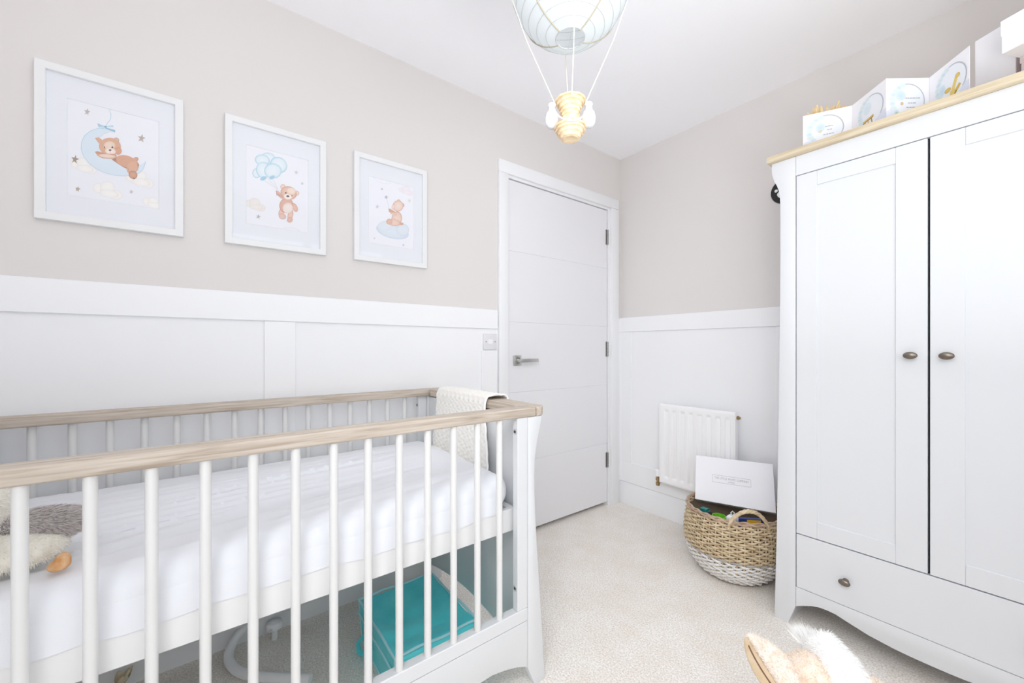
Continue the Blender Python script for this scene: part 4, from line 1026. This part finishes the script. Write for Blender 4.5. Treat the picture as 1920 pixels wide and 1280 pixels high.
for k in range(4):
    th = va+(-.80, .80, 2.15, -2.15)[k]
    P = []
    for i in range(19):
        a = a_lo+(PI*.56-a_lo)*i/18; rr, zz = shp(a); rr += .0016; P.append((LX+rr*math.cos(th), LY+rr*math.sin(th), LZ+zz))
    obj('shade_cord', B().tube(P, .0016, 6), M['cord'], ld)
BZ0, BZ1 = 1.582, 1.680
hb = obj('basket', B().lathe([(0, BZ0+.002), (.019, BZ0), (.023, BZ0+.004), (.034, BZ0+.022), (.0365, BZ0+.029), (.030, BZ0+.037), (.0215, BZ0+.050), (.0205, BZ0+.060), (.025, BZ0+.078), (.0345, BZ1-.003), (.0345, BZ1), (.0295, BZ1), (.022, BZ0+.07), (.018, BZ0+.04), (0, BZ0+.012)], (LX, LY, 0), 36), M['cane'], ld)
kr2 = [(BZ0+.004, .0225), (BZ0+.013, .0285), (BZ0+.0215, .0345), (BZ0+.029, .0375), (BZ0+.038, .0285), (BZ0+.048, .0225), (BZ0+.058, .0210), (BZ0+.068, .0225), (BZ0+.078, .0260), (BZ0+.088, .0310), (BZ1-.002, .0355)]
for z, r in kr2:
    obj('cane_band', B().tube([(LX+(r+.0008*math.cos(10*2*PI*k/60+z*900))*math.cos(2*PI*k/60), LY+(r+.0008*math.cos(10*2*PI*k/60+z*900))*math.sin(2*PI*k/60), z) for k in range(60)], .0028, 6, closed=True), M['cane'], hb)
for k in range(4):
    th = va+.10+k*PI/2 
    c_, s_ = math.cos(th), math.sin(th)
    obj('rope', B().tube([(LX+(LR+.004)*c_, LY+(LR+.004)*s_, LZ-.02), (LX+(.108)*c_, LY+(.108)*s_, LZ-.152), (LX+.036*c_, LY+.036*s_, BZ1-.012)], .0013, 7), M['rope'], ld)
for k in (1, 3):
    th = va+.10+k*PI/2; c_ = Vector((LX+.046*math.cos(th), LY+.046*math.sin(th), 0))
    sbg = obj('sandbag', B().lathe([(0, .000), (.010, .001), (.0155, .010), (.017, .022), (.014, .036), (.007, .044), (.006, .048), (.010, .056), (.0085, .060), (0, .058)], c_+Vector((0, 0, BZ0+.030)), 20), M['sand'], ld, smooth=70)
    obj('tie', B().lathe([(.0075, -.002), (.0090, 0), (.0075, .002)], c_+Vector((0, 0, BZ0+.076)), 16), M['rope'], sbg)
P = []
for i in range(25):
    t = i/24; th = va+.10-PI/2+PI*t
    rr = .040-.002*math.sin(PI*t); P.append((LX+rr*math.cos(th), LY+rr*math.sin(th), BZ0+.078-.052*math.sin(PI*t)))
obj('swag_rope', B().tube(P, .0021, 7), M['rope'], ld)

# ------------------------------------------------------------------ plush rocking pony, seen from above at the bottom of the frame
pn = thing('plush_pony', 'peach plush pony with white furry mane and big cream ear, on carpet before the wardrobe', 'plush toy', (1.56, -1.36, 0))
pbd = blob('body', [('e', (1.60, -1.42, .175), (.090, .125, .080), RotZ(.55)), ('e', (1.53, -1.30, .195), (.075, .08, .08)),
             ('t', [(1.53, -1.30, .20), (1.485, -1.225, .27), (1.455, -1.185, .30)], [.075, .066, .060]),
             ('e', (1.445, -1.185, .300), (.066, .062, .056)), ('e', (1.405, -1.165, .262), (.042, .042, .040)),
             ('t', [(1.50, -1.33, .15), (1.48, -1.35, .03)], [.036, .030]), ('t', [(1.585, -1.26, .15), (1.585, -1.25, .03)], [.036, .030]),
             ('t', [(1.60, -1.49, .15), (1.59, -1.50, .03)], [.038, .030]), ('t', [(1.68, -1.43, .15), (1.69, -1.43, .03)], [.038, .030])], .010, M['fur_peach'], pn, it=4)
mn_ = min(v.co.z for v in pbd.data.vertices)
for v in pbd.data.vertices: v.co.z = max(v.co.z, mn_)
fur('coat', surf_points(pbd, 9000, lambda c: c.z > .18), .009, .0007, M['fur_peach'], pn, Vector((.2, -.3, -.3)), .35)
mane = blob('mane', [('t', [(1.405, -1.108, .322), (1.440, -1.105, .342), (1.480, -1.150, .335), (1.520, -1.215, .300), (1.555, -1.285, .265)], [.022, .038, .044, .046, .040])], .008, M['fur_white'], pn)
fur('mane_fur', surf_points(mane, 6500), .015, .0006, M['fur_white'], pn, Vector((.35, -.45, -.1)), .35)
tuft = [(Vector((1.415+random.uniform(-.014, .014), -1.118+random.uniform(-.014, .014), .340)), Vector((random.uniform(-1, .2), random.uniform(-.2, .9), random.uniform(.0, .8))).normalized()) for _ in range(900)]
fur('forelock', tuft, .046, .0006, M['fur_white'], pn, Vector((-.35, .25, .1)), .25)
def half_leaf(b0, ax, sd, L_, W_, th, bulge):
    b0 = Vector(b0); ax = Vector(ax).normalized(); sd = Vector(sd); sd = (sd-ax*sd.dot(ax)).normalized(); nn = ax.cross(sd).normalized()
    if nn.z < 0: nn = -nn
    b = B(); n1_, n2_ = 20, 10
    def P(i, j, o):
        t = i/n1_; s_ = j/n2_
        w = W_*math.sin(PI*(.12+.86*t))**.62
        return b0+ax*L_*t+sd*s_*w+nn*(bulge*math.sin(PI*s_*.8)*math.sin(PI*(.1+.85*t))+o)
    A_ = [[b.bm.verts.new(P(i, j, th)) for j in range(n2_+1)] for i in range(n1_+1)]
    C_ = [[b.bm.verts.new(P(i, j, -th)) for j in range(n2_+1)] for i in range(n1_+1)]
    for i in range(n1_):
        for j in range(n2_):
            b.bm.faces.new((A_[i][j], A_[i+1][j], A_[i+1][j+1], A_[i][j+1])); b.bm.faces.new((C_[i][j], C_[i][j+1], C_[i+1][j+1], C_[i+1][j]))
        b.bm.faces.new((A_[i][0], C_[i][0], C_[i+1][0], A_[i+1][0])); b.bm.faces.new((A_[i][n2_], A_[i+1][n2_], C_[i+1][n2_], C_[i][n2_]))
    for j in range(n2_):
        b.bm.faces.new((A_[0][j], A_[0][j+1], C_[0][j+1], C_[0][j])); b.bm.faces.new((A_[n1_][j], C_[n1_][j], C_[n1_][j+1], A_[n1_][j+1]))
    bmesh.ops.recalc_face_normals(b.bm, faces=b.bm.faces[:])
    return b, P
def make_ear(b0, ax, s1, s2, L_, W1, W2):
    b, P1_ = half_leaf(b0, ax, s1, L_, W1, .006, .014)
    e_ = obj('ear', b, M['ear_cream'], pn, smooth=70)
    fur('ear_fur', surf_points(e_, 2500), .006, .0006, M['ear_cream'], e_, Vector((0, 0, -.2)), .4)
    b, P2_ = half_leaf(Vector(b0)+Vector((0, 0, -.003)), ax, s2, L_*.98, W2, .004, .006)
    obj('ear_lining', b, M['suede'], e_, smooth=70)
    obj('stitching', B().tube([P2_(3+i, 4, .0045) for i in range(15)], .0016, 6), M['thread'], e_)
    return e_
make_ear((1.430, -1.305, .318), (-.118, .085, .034), (.55, .72, .10), (-.55, -.60, -.42), .145, .052, .030)
make_ear((1.505, -1.150, .315), (.085, .060, -.03), (.2, .8, -.1), (.55, -.60, -.62), .10, .036, .030)
obj('tail', B().tube([(1.66, -1.52, .19), (1.69, -1.57, .16), (1.70, -1.59, .09)], [.012, .02, .008], 10), M['fur_white'], pn)
for y in ((1.372, -1.20, .300), (1.415, -1.128, .305)): obj('eye', B().ell(y, (.007, .007, .007), None, 12, 8), M['black'], pn)
